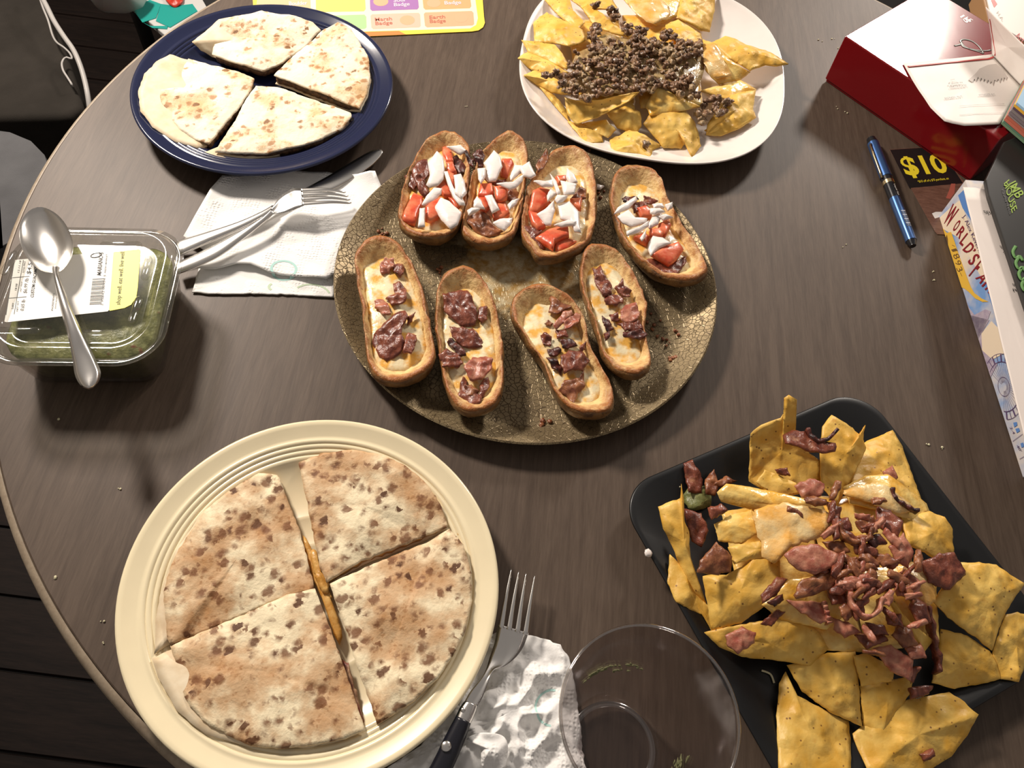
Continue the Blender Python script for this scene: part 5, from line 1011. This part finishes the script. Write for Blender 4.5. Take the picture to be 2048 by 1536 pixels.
for lab, pts, mt, bl in [
 ('tall upright tortilla chip with a curled tip at the top of the bacon nachos', [(590, 400, .022), (592, 300, .034), (597, 213, .046), (640, 178, .05), (715, 148, .055), (738, 118, .06), (730, 72, .068), (748, 60, .07), (778, 78, .068), (776, 170, .054), (775, 250, .044), (870, 318, .036), (876, 400, .03), (800, 450, .026), (690, 470, .022)], 'chip', -.004),
 ('tortilla chip with a cheese spike right of the tall curled chip', [(880, 185, .047), (918, 140, .048), (1000, 190, .044), (1035, 222, .042), (1052, 178, .044), (1042, 235, .041), (1052, 268, .036), (1000, 390, .034), (935, 498, .032), (878, 420, .036), (870, 300, .042)], 'chip', .004),
 ('brownish tortilla chip lying at the back corner of the black plate', [(1000, 272, .024), (1080, 232, .023), (1157, 200, .022), (1195, 265, .021), (1225, 340, .02), (1272, 470, .024), (1150, 490, .028), (990, 410, .03)], 'chip', .003),
 ('cheese-coated tortilla chip at the right of the bacon nachos peak', [(960, 425, .038), (1050, 380, .038), (1140, 375, .036), (1215, 430, .034), (1295, 488, .03), (1303, 520, .03), (1250, 560, .034), (1120, 520, .038), (990, 490, .038)], 'chip_cheesy', .004),
 ('rounded tortilla chip below the cheese-coated one on the right slope', [(1190, 545, .034), (1305, 520, .032), (1360, 545, .03), (1395, 590, .027), (1402, 685, .025), (1330, 710, .03), (1220, 650, .038)], 'chip', .004),
 ('curved upright tortilla chip at the left rim of the black plate', [(230, 502, .036), (275, 480, .038), (318, 470, .04), (322, 412, .046), (332, 470, .04), (335, 560, .034), (352, 600, .03), (358, 700, .024), (422, 888, .014), (382, 862, .013), (340, 800, .016), (282, 650, .024), (250, 590, .03)], 'chip', .006),
 ('tortilla chip leaning below the curved one at the left rim', [(275, 690, .018), (330, 745, .018), (380, 850, .015), (432, 900, .012), (442, 992, .009), (405, 930, .009), (300, 880, .012), (268, 805, .014)], 'chip', .003),
 ('broad cheesy tortilla chip crowning the bacon nachos on the left', [(462, 445, .05), (498, 410, .054), (560, 418, .055), (640, 432, .055), (760, 460, .057), (875, 482, .057), (908, 560, .052), (820, 590, .052), (740, 585, .05), (590, 512, .049), (480, 482, .046)], 'chip_cheesy', .005),
 ('small tortilla chip tip between the broad and the tall chip', [(618, 405, .05), (652, 356, .054), (710, 378, .054), (775, 408, .054), (784, 450, .052), (700, 465, .05)], 'chip', .002),
 ('orange tortilla chip corner below the broad cheesy chip', [(452, 572, .046), (520, 535, .05), (600, 513, .053), (615, 560, .054), (625, 610, .053), (560, 650, .048), (470, 640, .044)], 'chip_cheesy', .003),
 ('narrow tortilla chip edge left of the big bacon slice', [(508, 662, .046), (560, 650, .05), (640, 635, .055), (745, 645, .056), (680, 700, .054), (600, 712, .05), (530, 730, .046)], 'chip', .003),
 ('large folded tortilla chip at the front left of the bacon nachos', [(405, 776, .032), (450, 770, .035), (500, 772, .038), (560, 740, .044), (610, 700, .05), (710, 690, .053), (715, 790, .048), (690, 860, .044), (640, 905, .038), (560, 962, .03), (440, 992, .02), (425, 880, .026)], 'chip', .007),
 ('wide tortilla chip along the front of the bacon nachos', [(413, 1000, .018), (470, 985, .024), (560, 968, .031), (700, 945, .036), (800, 950, .037), (870, 1000, .032), (903, 1062, .028), (832, 1132, .022), (700, 1110, .02), (560, 1096, .018), (470, 1055, .017)], 'chip', .005),
 ('buried tortilla chip under the middle bacon heap', [(640, 890, .042), (750, 790, .05), (930, 780, .05), (1010, 900, .044), (900, 990, .038), (720, 950, .037)], 'chip_cheesy', .003),
 ('orange tortilla chip hanging over the lower middle of the black plate', [(740, 1130, .018), (830, 1110, .022), (900, 1080, .027), (1010, 1075, .028), (1022, 1200, .02), (1037, 1372, .0155), (920, 1322, .0145), (800, 1235, .0145)], 'chip', .005),
 ('small triangular tortilla chip beside the lower bacon', [(1000, 1090, .03), (1060, 1085, .031), (1110, 1110, .03), (1162, 1150, .027), (1160, 1192, .024), (1035, 1212, .023)], 'chip', .002),
 ('pointed tortilla chip below the small triangular chip', [(1028, 1212, .0195), (1130, 1190, .0195), (1240, 1172, .019), (1232, 1232, .017), (1180, 1310, .015), (1116, 1412, .0125), (1040, 1372, .0125)], 'chip', .003),
 ('pale tortilla chip reaching the bottom edge left of centre', [(735, 1155, .013), (780, 1250, .0142), (900, 1312, .0135), (985, 1352, .012), (992, 1440, .0105), (990, 1560, .0095), (850, 1600, .0095), (708, 1575, .0095), (698, 1330, .0105), (710, 1200, .0115)], 'chip', .003),
 ('pale tortilla chip with one bacon crumb at the bottom right', [(1000, 1400, .0125), (1090, 1330, .0135), (1200, 1270, .0155), (1300, 1250, .0165), (1382, 1236, .0155), (1440, 1275, .014), (1496, 1325, .0125), (1450, 1410, .0115), (1390, 1490, .011), (1240, 1590, .0095), (1060, 1555, .0095)], 'chip', .004),
 ('large tortilla chip jutting out at the right of the black plate', [(1325, 880, .04), (1370, 800, .042), (1422, 722, .041), (1500, 722, .039), (1568, 732, .036), (1620, 770, .033), (1685, 806, .03), (1640, 860, .03), (1600, 925, .029), (1575, 1000, .027), (1552, 1072, .025), (1500, 1030, .028), (1440, 990, .031), (1380, 940, .035)], 'chip', .005),
 ('shaded tortilla chip under the large right one', [(1350, 985, .028), (1450, 1010, .027), (1540, 1072, .024), (1565, 1120, .02), (1582, 1182, .016), (1520, 1202, .0155), (1390, 1222, .0155), (1315, 1200, .018), (1340, 1080, .023)], 'chip', .003),
 ('rightmost tortilla chip of the bacon nachos at the picture edge', [(1550, 1082, .022), (1600, 932, .026), (1650, 920, .025), (1700, 935, .022), (1690, 1100, .0145), (1655, 1196, .0125), (1580, 1182, .0145)], 'chip', .003),
 ('thin upright tortilla chip standing among the bacon', [(1105, 795, .06), (1140, 828, .06), (1180, 900, .053), (1225, 955, .048), (1322, 1032, .038), (1285, 1075, .036), (1200, 985, .044), (1150, 890, .053)], 'chip', .003)]:
    chip(lab, ZK, pts, GB, mt, bl)
ZW = zz(1000, 0, 3.2)
for lab, pts, mt, bl in [
 ('tortilla chip at the upper left rim of the white plate', [(285, 0, .024), (350, -20, .027), (440, -25, .03), (470, 70, .032), (542, 145, .035), (500, 192, .033), (370, 100, .028)], 'chip', .003),
 ('bubbly broad tortilla chip on the left of the beef nachos', [(213, 150, .022), (255, 110, .024), (300, 78, .026), (400, 130, .03), (530, 192, .035), (547, 262, .034), (450, 305, .034), (330, 275, .03), (220, 272, .024)], 'chip', .005),
 ('leftmost pointed tortilla chip of the beef nachos', [(138, 258, .024), (230, 268, .028), (350, 290, .033), (400, 345, .034), (442, 420, .034), (430, 452, .032), (300, 385, .029), (180, 335, .024)], 'chip', .003),
 ('tortilla chip below the leftmost pointed one', [(112, 370, .019), (180, 330, .023), (330, 392, .028), (445, 465, .031), (300, 485, .024), (180, 432, .019)], 'chip', .003),
 ('tortilla chip with cheese at the lower left of the beef', [(150, 482, .016), (250, 440, .021), (400, 530, .027), (482, 602, .027), (400, 605, .022), (330, 592, .019), (230, 542, .016)], 'chip', .003),
 ('thin tortilla chip edge at the lower left of the white plate', [(240, 546, .0125), (330, 592, .0155), (425, 700, .0155), (442, 782, .0125), (350, 682, .0115)], 'chip', .002),
 ('bright boat-shaped tortilla chip curling up in front of the beef', [(412, 622, .032), (480, 640, .033), (560, 645, .034), (640, 640, .037), (760, 610, .043), (892, 588, .05), (840, 640, .043), (760, 682, .037), (620, 752, .027), (490, 797, .021), (430, 735, .024)], 'chip', -.005),
 ('tortilla chip under the boat-shaped chip at the front rim', [(432, 782, .0125), (540, 790, .0155), (640, 832, .0145), (662, 912, .0115), (550, 927, .0105)], 'chip', .002),
 ('dark orange tortilla chip behind the front rim chip', [(530, 785, .0175), (680, 768, .0215), (742, 832, .0195), (692, 882, .0155), (600, 852, .0155)], 'chip_cheesy', .002),
 ('curled tortilla chip at the front centre of the beef nachos', [(678, 722, .0215), (800, 680, .0275), (900, 720, .0275), (905, 800, .0215), (872, 862, .0175), (750, 822, .0175)], 'chip', .004),
 ('ragged front tortilla chip with one beef crumb', [(698, 892, .0125), (760, 868, .0165), (830, 828, .0195), (910, 860, .0175), (1035, 932, .0125), (975, 960, .0115), (970, 1022, .0105), (900, 992, .0105), (720, 982, .0105)], 'chip', .003),
 ('blistered tortilla chip with torn lower edge at the front', [(920, 790, .0215), (985, 690, .0275), (1080, 690, .0285), (1180, 700, .0275), (1242, 772, .0235), (1270, 850, .0185), (1284, 935, .0135), (1232, 1012, .0105), (1182, 922, .0135), (1160, 950, .0125), (1040, 945, .0135)], 'chip', .005),
 ('cheesy tortilla chip right below the beef heap', [(930, 680, .0275), (1000, 560, .037), (1130, 612, .036), (1282, 682, .0285), (1190, 705, .0295), (960, 742, .0265)], 'chip_cheesy', .003),
 ('square-cornered tortilla chip at the right with the small beef clump', [(1320, 862, .0125), (1420, 866, .0145), (1520, 830, .0165), (1642, 752, .0185), (1620, 700, .0195), (1637, 578, .0215), (1560, 590, .0245), (1480, 610, .0275), (1400, 690, .0255), (1330, 792, .0215)], 'chip', .004),
 ('small tortilla chip piece under the small beef clump', [(1308, 832, .0145), (1380, 790, .0185), (1442, 778, .0185), (1464, 812, .0165), (1340, 852, .0145)], 'chip', .002),
 ('long tortilla chip pointing off the right rim of the white plate', [(1355, 272, .032), (1440, 232, .035), (1500, 250, .034), (1570, 285, .033), (1680, 320, .033), (1745, 345, .033), (1790, 375, .033), (1845, 410, .033), (1770, 422, .0315), (1700, 415, .031), (1600, 455, .03), (1450, 365, .032)], 'chip', .005),
 ('cheesy tortilla chip between the beef and the right pointing chip', [(1298, 252, .037), (1380, 282, .037), (1465, 382, .033), (1602, 462, .0265), (1540, 512, .0225), (1400, 542, .0245), (1310, 442, .033)], 'chip_cheesy', .004),
 ('tortilla chip edge above the square-cornered right chip', [(1285, 582, .027), (1380, 550, .0245), (1540, 518, .0225), (1642, 570, .0205), (1480, 642, .0245)], 'chip_cheesy', .003),
 ('tortilla chip peeking out behind the right of the beef', [(1058, 152, .034), (1140, 128, .035), (1215, 170, .035), (1285, 222, .035), (1305, 292, .033), (1160, 265, .037), (1070, 245, .037)], 'chip', .003),
 ('cheesy tortilla chip at the back top of the beef nachos', [(760, -40, .033), (1000, -60, .033), (1180, -50, .031), (1130, 102, .033), (1000, 162, .034), (880, 102, .034)], 'chip_cheesy', .004),
 ('tall tortilla chip at the back right of the beef nachos', [(1160, -40, .033), (1290, -45, .03), (1378, -40, .027), (1372, 62, .0235), (1342, 202, .0195), (1290, 192, .0245), (1130, 112, .033)], 'chip', .003),
 ('slanting tortilla chip at the left of the beef peak', [(525, 52, .037), (562, 28, .039), (680, 112, .04), (822, 232, .038), (740, 222, .037), (600, 165, .036)], 'chip', .002),
 ('tortilla chip lying at the back left of the beef nachos', [(430, -20, .024), (700, -40, .029), (760, 62, .033), (540, 62, .031)], 'chip', .002)]:
    chip(lab, ZW, pts, GW, mt, bl)
# lower layers that carry both piles
for lab, zf, grp, sets in (('lower tortilla chip of the beef nachos, mostly covered', ZW, GW, [[(420, 150), (760, 100), (820, 420), (480, 460)], [(780, 100), (1180, 80), (1250, 420), (860, 450)], [(480, 420), (880, 400), (860, 700), (520, 680)], [(860, 400), (1260, 380), (1300, 680), (900, 690)]]),
                           ('lower tortilla chip of the bacon nachos, mostly covered', ZK, GB, [[(480, 520), (820, 480), (900, 800), (560, 880)], [(820, 460), (1180, 460), (1240, 760), (900, 800)], [(640, 800), (980, 760), (1060, 1080), (720, 1060)], [(980, 740), (1330, 720), (1340, 1040), (1060, 1080)]])):
    for i, q in enumerate(sets):
        lab2 = lab.replace('mostly', ('back left one,', 'back right one,', 'front left one,', 'front right one,')[i]+' mostly')
        zc_ = (.016, .02, .018, .022)[i] if grp is GW else (.022, .026, .024, .028)[i]
        chip(lab2, zf, [(x, y, zc_+.002*((k*7+i) % 3)) for k, (x, y) in enumerate(q)], grp, 'chip_cheesy', .006)

# melted cheese over the piles
def cheese_sheet(zf, pts, label, th=.003, mat='nacho_cheese', amp=.002):
    _cs[0] += 1
    V, Fc = sheet(catmull([P(*p) for p in zf(pts)], 48), th, .0025, amp, 80, 9, .2, _cs[0], wob=.002); return tag(mesh('melted_cheese', V, Fc, M[mat]), label, 'cheese')
m_, nt, b = new_mat('pale_nacho_cheese'); n = N(nt); M['nacho_cheese'] = m_
f = n.ramp(n.noise(60, 3), [(.36, 0.0), (.64, 1.0)]); nt.links.new(n.mix(f, (.80, .42, .09), (.84, .64, .32)), b.inputs['Base Color']); setp(b, rough=.3, sss=.05); b.inputs['Subsurface Radius'].default_value = (.003, .002, .001); n.bump(n.noise(140, 3), .5, .002, b)
m_, nt, b = new_mat('grey_cheese_sauce'); n = N(nt); M['grey_cheese'] = m_
f = n.ramp(n.noise(90, 3), [(.36, 0.0), (.66, 1.0)]); nt.links.new(n.mix(f, (.34, .21, .085), (.58, .43, .21)), b.inputs['Base Color']); setp(b, rough=.22, coat=.2); n.bump(n.noise(170, 3), .6, .003, b)
cheese_sheet(ZK, [(610, 530, .0595), (700, 490, .062), (800, 500, .063), (890, 520, .061), (910, 590, .06), (830, 640, .061), (760, 660, .061), (700, 720, .06), (650, 700, .058), (630, 620, .058)], 'pale melted cheese on the left peak of the bacon nachos')
cheese_sheet(ZK, [(960, 450, .0425), (1040, 410, .0435), (1130, 420, .042), (1230, 500, .039), (1180, 530, .0405), (1080, 490, .043)], 'glossy melted cheese at the back right of the bacon nachos', .002)
cheese_sheet(ZK, [(1230, 720, .044), (1290, 760, .045), (1330, 850, .046), (1290, 900, .045), (1240, 820, .047), (1200, 760, .047)], 'whitish melted cheese beside the right bacon slices')
cheese_sheet(ZW, [(560, 300, .0380), (680, 220, .0395), (800, 240, .0410), (1000, 260, .0420), (1250, 330, .0390), (1310, 420, .0350), (1260, 560, .0340), (1200, 620, .0330), (1080, 590, .0350), (900, 600, .0350), (700, 610, .0330), (560, 600, .0310), (480, 500, .0330), (470, 380, .0350)], 'glossy greyish cheese sauce under the ground beef', .004, 'grey_cheese', .0055)
cheese_sheet(ZW, [(820, 0, .036), (960, -20, .037), (1080, 40, .037), (1080, 110, .037), (980, 150, .038), (880, 100, .037)], 'shredded orange cheese at the back of the beef nachos', .002)
cheese_sheet(ZW, [(1300, 290, .0405), (1380, 300, .0395), (1440, 400, .036), (1480, 480, .032), (1380, 500, .033), (1310, 420, .038)], 'pale melted cheese right of the ground beef', .002)
# ground beef
m_, nt, b = new_mat('browned_ground_beef'); n = N(nt); M['beef'] = m_
f = n.ramp(n.noise(110, 4, .6), [(.35, 0.0), (.65, 1.0)]); c = n.mix(f, (.085, .040, .020), (.31, .165, .085)); c = n.mix(n.ramp(n.noise(45, 2), [(.5, 0.0), (.66, .75)]), c, (.46, .33, .18)); nt.links.new(c, b.inputs['Base Color']); setp(b, rough=.38, coat=.1); n.bump(n.noise(300, 4), .6, .0015, b)
def inside(p, poly):
    r = False; k = len(poly)
    for i in range(k):
        (x1, y1), (x2, y2) = poly[i], poly[(i+1) % k]
        if (y1 > p[1]) != (y2 > p[1]) and p[0] < (x2-x1)*(p[1]-y1)/(y2-y1)+x1: r = not r
    return r
def beef(label, polys, count, hf, seed):
    rnd = random.Random(seed); parts = []
    for poly, cnt in zip(polys, count):
        xs = [p[0] for p in poly]; ys = [p[1] for p in poly]; k = 0
        while k < cnt:
            p = (rnd.uniform(min(xs), max(xs)), rnd.uniform(min(ys), max(ys)))
            if not inside(p, poly): continue
            (q,) = ZW([p]); parts.append(blob(P(q[0], q[1], hf(*p)+rnd.uniform(-.002, .004)), rnd.uniform(.0020, .0040), rnd.uniform(0, 50), rnd.uniform(.5, 1.0), 8, 6, .95)); k += 1
    V, Fc = join(*parts); return tag(mesh('ground_beef', V, Fc, M['beef']), label, 'ground beef', kind='stuff')
hz_ = lambda x, y: .040+.007*math.exp(-((x-880)/330)**2-((y-330)/220)**2)
beef('browned ground beef heaped over the nachos on the white plate', [[(560, 240), (600, 150), (640, 180), (620, 260)], [(680, 40), (740, 60), (760, 130), (820, 150), (950, 190), (940, 260), (830, 250), (760, 160), (690, 90)], [(460, 330), (560, 300), (700, 290), (960, 230), (980, 400), (1000, 560), (960, 610), (780, 590), (700, 560), (640, 440), (620, 400), (540, 440), (440, 420)], [(960, 190), (1080, 190), (1180, 270), (1290, 270), (1305, 360), (1200, 380), (1080, 440), (1000, 420), (960, 300)], [(350, 450), (420, 470), (520, 460), (600, 560), (640, 640), (520, 640), (440, 590), (370, 560)], [(270, 465), (330, 460), (350, 490), (290, 495)], [(1100, 560), (1200, 460), (1270, 490), (1230, 540), (1280, 640), (1200, 620), (1130, 600)], [(590, 20), (640, 15), (640, 40), (600, 45)], [(560, 290), (680, 220), (760, 280), (640, 420), (540, 440)], [(540, 440), (640, 430), (720, 600), (600, 610)], [(1000, 420), (1200, 380), (1260, 480), (1100, 570), (1000, 560)]], [18, 56, 210, 90, 56, 10, 36, 8, 22, 22, 26], hz_, 3)
beef('small separate clump of ground beef on a chip at the plate right', [[(1240, 700), (1290, 680), (1330, 610), (1400, 620), (1490, 645), (1480, 700), (1390, 740), (1320, 740), (1290, 800), (1245, 790)]], [46], lambda x, y: .0305-.00003*(y-620)*1.0, 4)
beef('single beef crumb on the ragged front chip', [[(905, 895), (950, 890), (955, 925), (915, 935)]], [3], lambda x, y: .0185, 5)
# bacon on the black plate
BAC = [('bacon', [(330, 330), (365, 318), (385, 350), (407, 395), (400, 450), (350, 445)], .0165), ('bacon_brown', [(413, 392), (450, 355), (472, 420), (455, 462), (418, 452)], .017), ('bacon_brown', [(450, 410), (500, 380), (540, 400), (480, 425)], .018), ('bacon', [(720, 215), (760, 200), (810, 208), (880, 262), (935, 250), (932, 282), (880, 294), (800, 272), (732, 252)], .058),
 ('bacon_pink', [(770, 420), (830, 390), (890, 412), (880, 462), (800, 462)], .060), ('bacon', [(693, 355), (742, 345), (752, 385), (700, 368)], .056), ('bacon_pink', [(1118, 362), (1158, 338), (1178, 390), (1150, 408)], .036), ('bacon', [(330, 505), (400, 530), (430, 600), (402, 662), (362, 640), (340, 560)], .028), ('bacon_brown', [(383, 762), (400, 715), (462, 640), (522, 700), (517, 762), (430, 772)], .050), ('bacon', [(425, 505), (480, 490), (505, 520), (440, 555)], .052),
 ('bacon_pink', [(725, 692), (770, 658), (860, 652), (948, 692), (920, 742), (850, 772), (780, 752)], .068), ('bacon_brown', [(768, 852), (800, 790), (880, 765), (945, 752), (965, 800), (880, 842), (780, 868)], .063), ('bacon', [(636, 852), (700, 778), (742, 790), (700, 852), (640, 888)], .056), ('bacon', [(898, 480), (950, 508), (955, 552), (910, 535)], .058), ('bacon_brown', [(1008, 562), (1080, 538), (1102, 602), (1040, 605)], .064), ('bacon', [(1095, 500), (1150, 518), (1200, 560), (1182, 625), (1120, 595), (1088, 560)], .060),
 ('bacon_pink', [(1138, 662), (1200, 608), (1242, 682), (1222, 745), (1170, 722)], .063), ('bacon_brown', [(1078, 690), (1140, 688), (1192, 722), (1120, 745)], .064), ('bacon_pink', [(1148, 782), (1210, 748), (1272, 802), (1252, 872), (1180, 852)], .058), ('bacon', [(1270, 722), (1340, 690), (1400, 678), (1447, 772), (1382, 832), (1300, 802)], .050), ('bacon', [(966, 848), (1030, 868), (1052, 932), (1020, 955), (980, 905)], .060), ('bacon_pink', [(958, 782), (1050, 768), (1102, 792), (1040, 818), (968, 812)], .066),
 ('bacon_pink', [(738, 872), (820, 878), (900, 880), (918, 962), (870, 962), (800, 922)], .054), ('bacon_pink', [(918, 940), (980, 958), (1042, 1000), (970, 1018), (922, 988)], .048), ('bacon', [(1008, 1012), (1100, 988), (1142, 1032), (1060, 1064)], .046), ('bacon_pink', [(1078, 1062), (1150, 1048), (1242, 1110), (1232, 1192), (1150, 1152)], .042), ('bacon_pink', [(1208, 1062), (1270, 1038), (1288, 1102), (1230, 1104)], .044), ('bacon', [(1212, 1132), (1272, 1138), (1240, 1198), (1208, 1182)], .038),
 ('bacon', [(1125, 912), (1190, 928), (1202, 985), (1140, 962)], .054), ('bacon_pink', [(498, 1012), (560, 978), (617, 1000), (612, 1042), (550, 1084), (508, 1052)], .037), ('bacon', [(636, 965), (700, 908), (732, 920), (680, 975)], .046), ('bacon', [(1215, 1222), (1320, 1208), (1302, 1242), (1230, 1264)], .026), ('bacon', [(1263, 1482), (1310, 1458), (1327, 1490), (1280, 1512)], .0165), ('bacon_brown', [(878, 640), (960, 638), (992, 682), (930, 692)], .061), ('bacon', [(998, 640), (1080, 648), (1092, 692), (1010, 692)], .063), ('bacon_brown', [(958, 702), (1060, 708), (1102, 752), (990, 755)], .064),
 ('bacon_char', [(660, 880), (720, 850), (730, 870), (690, 900)], .057), ('bacon', [(1230, 850), (1290, 880), (1310, 960), (1260, 960), (1220, 900)], .050), ('bacon', [(1050, 960), (1120, 970), (1140, 1010), (1080, 1010)], .05), ('bacon', [(930, 545), (985, 545), (1000, 600), (950, 610)], .062), ('bacon_char', [(1040, 620), (1110, 610), (1140, 650), (1080, 665)], .064), ('bacon', [(870, 700), (960, 700), (980, 760), (900, 780)], .06), ('bacon', [(900, 830), (970, 820), (990, 880), (920, 890)], .057), ('bacon_brown', [(1180, 960), (1230, 990), (1260, 1050), (1200, 1060), (1160, 1010)], .048)]
rb_ = random.Random(21)
for k in range(58):
    u, v = rb_.gauss(0, 1), rb_.gauss(0, 1); x, y = 1025+u*118+v*25, 765+v*125; a0 = rb_.uniform(0, 6.28); L_, W_ = rb_.uniform(28, 52), rb_.uniform(11, 22)
    ca, sa = math.cos(a0), math.sin(a0); BAC.append((('bacon', 'bacon_brown', 'bacon_pink')[k % 3], [(x+ca*i_*L_-sa*j_*W_, y+sa*i_*L_+ca*j_*W_) for i_, j_ in ((-1, -.7), (-.2, -1), (.9, -.6), (1, .5), (.1, 1), (-.9, .8))], .066-.000018*abs(x-1030)-.00003*max(0, y-780)+rb_.uniform(-.002, .003)))
order = sorted(range(len(BAC)), key=lambda i: sum(p[0] for p in BAC[i][1])/len(BAC[i][1]))
look = {'bacon': 'dark red bacon piece', 'bacon_brown': 'brown fried bacon piece', 'bacon_pink': 'pinkish fatty bacon piece', 'bacon_char': 'charred black bacon scrap'}
cnt = {}; lab_of = {}
nth = ['leftmost', 'second from left', 'third from left', 'fourth from left', 'fifth from left', 'sixth from left', 'seventh from left', 'eighth from left', 'ninth from left', 'tenth from left', 'eleventh from left', 'twelfth from left', 'thirteenth from left', 'fourteenth from left', 'fifteenth from left', 'sixteenth from left', 'seventeenth from left', 'eighteenth from left', 'nineteenth from left', 'twentieth from left', 'twenty-first from left', 'twenty-second from left', 'twenty-third from left', 'twenty-fourth from left', 'twenty-fifth from left', 'twenty-sixth from left', 'twenty-seventh from left', 'twenty-eighth from left']
for i in order:
    y = sum(p[1] for p in BAC[i][1])/len(BAC[i][1]); zone = 'back half' if y < 600 else ('middle' if y < 850 else 'front half'); k = (BAC[i][0], zone); cnt[k] = cnt.get(k, 0)+1; lab_of[i] = f'{look[BAC[i][0]]}, {nth[cnt[k]-1]} in the {zone} of the black-plate nachos'
for i, (mt, pts, z) in enumerate(BAC):
    o = piece('bacon_piece', ZK, pts, z, .0030, M[mt], .0012, None, .0012, .0022, 32, 6, .5); tag(o, lab_of[i], 'bacon', 'bacon pieces on the black plate')
def curl(pts, zf, w_, mat, label):
    path = catmull([P(*p) for p in zf(pts)], 22, False); V, Fc = [], []
    for k, p in enumerate(path):
        d = (path[min(21, k+1)]-path[max(0, k-1)]).normalized(); h = Vector((0, 0, 1)); s_ = d.cross(h).normalized()*.0013; ww = w_*(1+.3*math.sin(k*1.3))
        V += [p-s_-h*ww, p+s_-h*ww, p+s_*1.2+h*ww, p-s_*.8+h*ww]
    for k in range(21):
        for i in range(4): j = (i+1) % 4; Fc.append((4*k+i, 4*k+j, 4*k+4+j, 4*k+4+i))
    Fc += [(3, 2, 1, 0), (84, 85, 86, 87)]
    return tag(mesh('bacon_piece', V, Fc, M[mat]), label, 'bacon', 'bacon pieces on the black plate')
curl([(820, 195, .061), (835, 225, .061), (862, 243, .061), (900, 235, .062), (935, 200, .063)], ZK, .003, 'bacon_char', 'charred U-shaped bacon curl near the tall curled chip')
curl([(1155, 430, .044), (1165, 470, .043), (1200, 495, .042), (1230, 512, .041), (1258, 520, .041)], ZK, .003, 'bacon_char', 'charred bacon curl on the back right chip')
curl([(945, 570, .066), (965, 620, .066), (1020, 645, .066), (1062, 625, .066), (1070, 590, .066)], ZK, .0036, 'bacon_brown', 'brown round bacon curl at the top of the bacon heap')
curl([(985, 842, .063), (1005, 905, .063), (1055, 940, .062), (1098, 915, .062), (1112, 865, .062)], ZK, .0036, 'bacon_pink', 'pinkish round bacon curl beside the thin upright chip')
curl([(1292, 900, .046), (1312, 980, .042), (1325, 1060, .036), (1340, 1110, .031), (1335, 1160, .029)], ZK, .0045, 'bacon', 'long dark bacon strip hanging down the right of the heap')
curl([(880, 880, .056), (895, 920, .055), (905, 965, .053)], ZK, .0034, 'bacon_pink', 'short pink bacon stick standing in the front of the heap')
V, Fc = sheet(catmull(PP(ZK([(330, 450), (380, 420), (430, 440), (440, 490), (390, 520), (340, 500)]), .0085), 36), .006, .002, .003, 120, 7, .2, 77, wob=.002)
tag(mesh('guacamole_dab', V, Fc, M['guac']), 'dark green guacamole dab at the left corner of the black plate', 'guacamole')
# shreds of cheese on the plate and one grain on the rim
M['shred'] = plain('pale_cheese_shred', (.62, .58, .38), .45)
for lab, pts in [('pale cheese shred curling over the left rim of the black plate', [(268, 370, .012), (272, 395, .011), (300, 405, .009), (318, 425, .012)]), ('cheese shred on the plate left of the front chip', [(362, 915, .0095), (378, 950, .0088), (392, 1000, .0088)]), ('cheese shred curl near the cup rim', [(640, 1150, .0075), (675, 1165, .0075), (690, 1200, .0075)]), ('long cheese shred beside the bottom left chip', [(580, 1205, .0075), (600, 1260, .0075), (625, 1310, .0075), (612, 1290, .0075)]), ('small hooked cheese shred at the bottom of the black plate', [(630, 1340, .0075), (645, 1310, .0075), (672, 1320, .0075)]), ('cheese shred at the upper left inside the black plate', [(250, 455, .0085), (290, 468, .0085), (320, 462, .0085)])]:
    tag(mesh('cheese_shred', *tube(catmull([P(*p) for p in ZK(pts)], 20, False), .0008, 6), M['shred']), lab, 'cheese', 'cheese shreds on the black plate')
(p,) = ZK([(192, 686)]); V, Fc = blob(P(p[0], p[1], .0185), .0032, 4, .45, 8, 6); tag(mesh('onion_crumb', V, Fc, M['onion']), 'pale onion crumb stuck on the left rim of the black plate', 'crumb')
# crumbs on the table
rnd = random.Random(11); parts = []
for x, y in [(118, 838), (1668, 75), (1680, 100), (1676, 215), (1690, 222), (1855, 890), (1880, 895), (115, 1155), (205, 1245), (210, 1285), (1640, 80), (1690, 490), (1870, 560), (930, 210), (1010, 380), (1870, 540), (240, 975)]:
    for k in range(2): parts.append(blob(P(x+rnd.uniform(-5, 5), y+rnd.uniform(-4, 4), .0006), rnd.uniform(.0005, .0012), rnd.uniform(0, 9), .5))
V, Fc = join(*parts); tag(mesh('table_crumbs', V, Fc, M['shred']), 'tiny pale crumbs scattered on the bare table top', 'crumbs', kind='stuff')
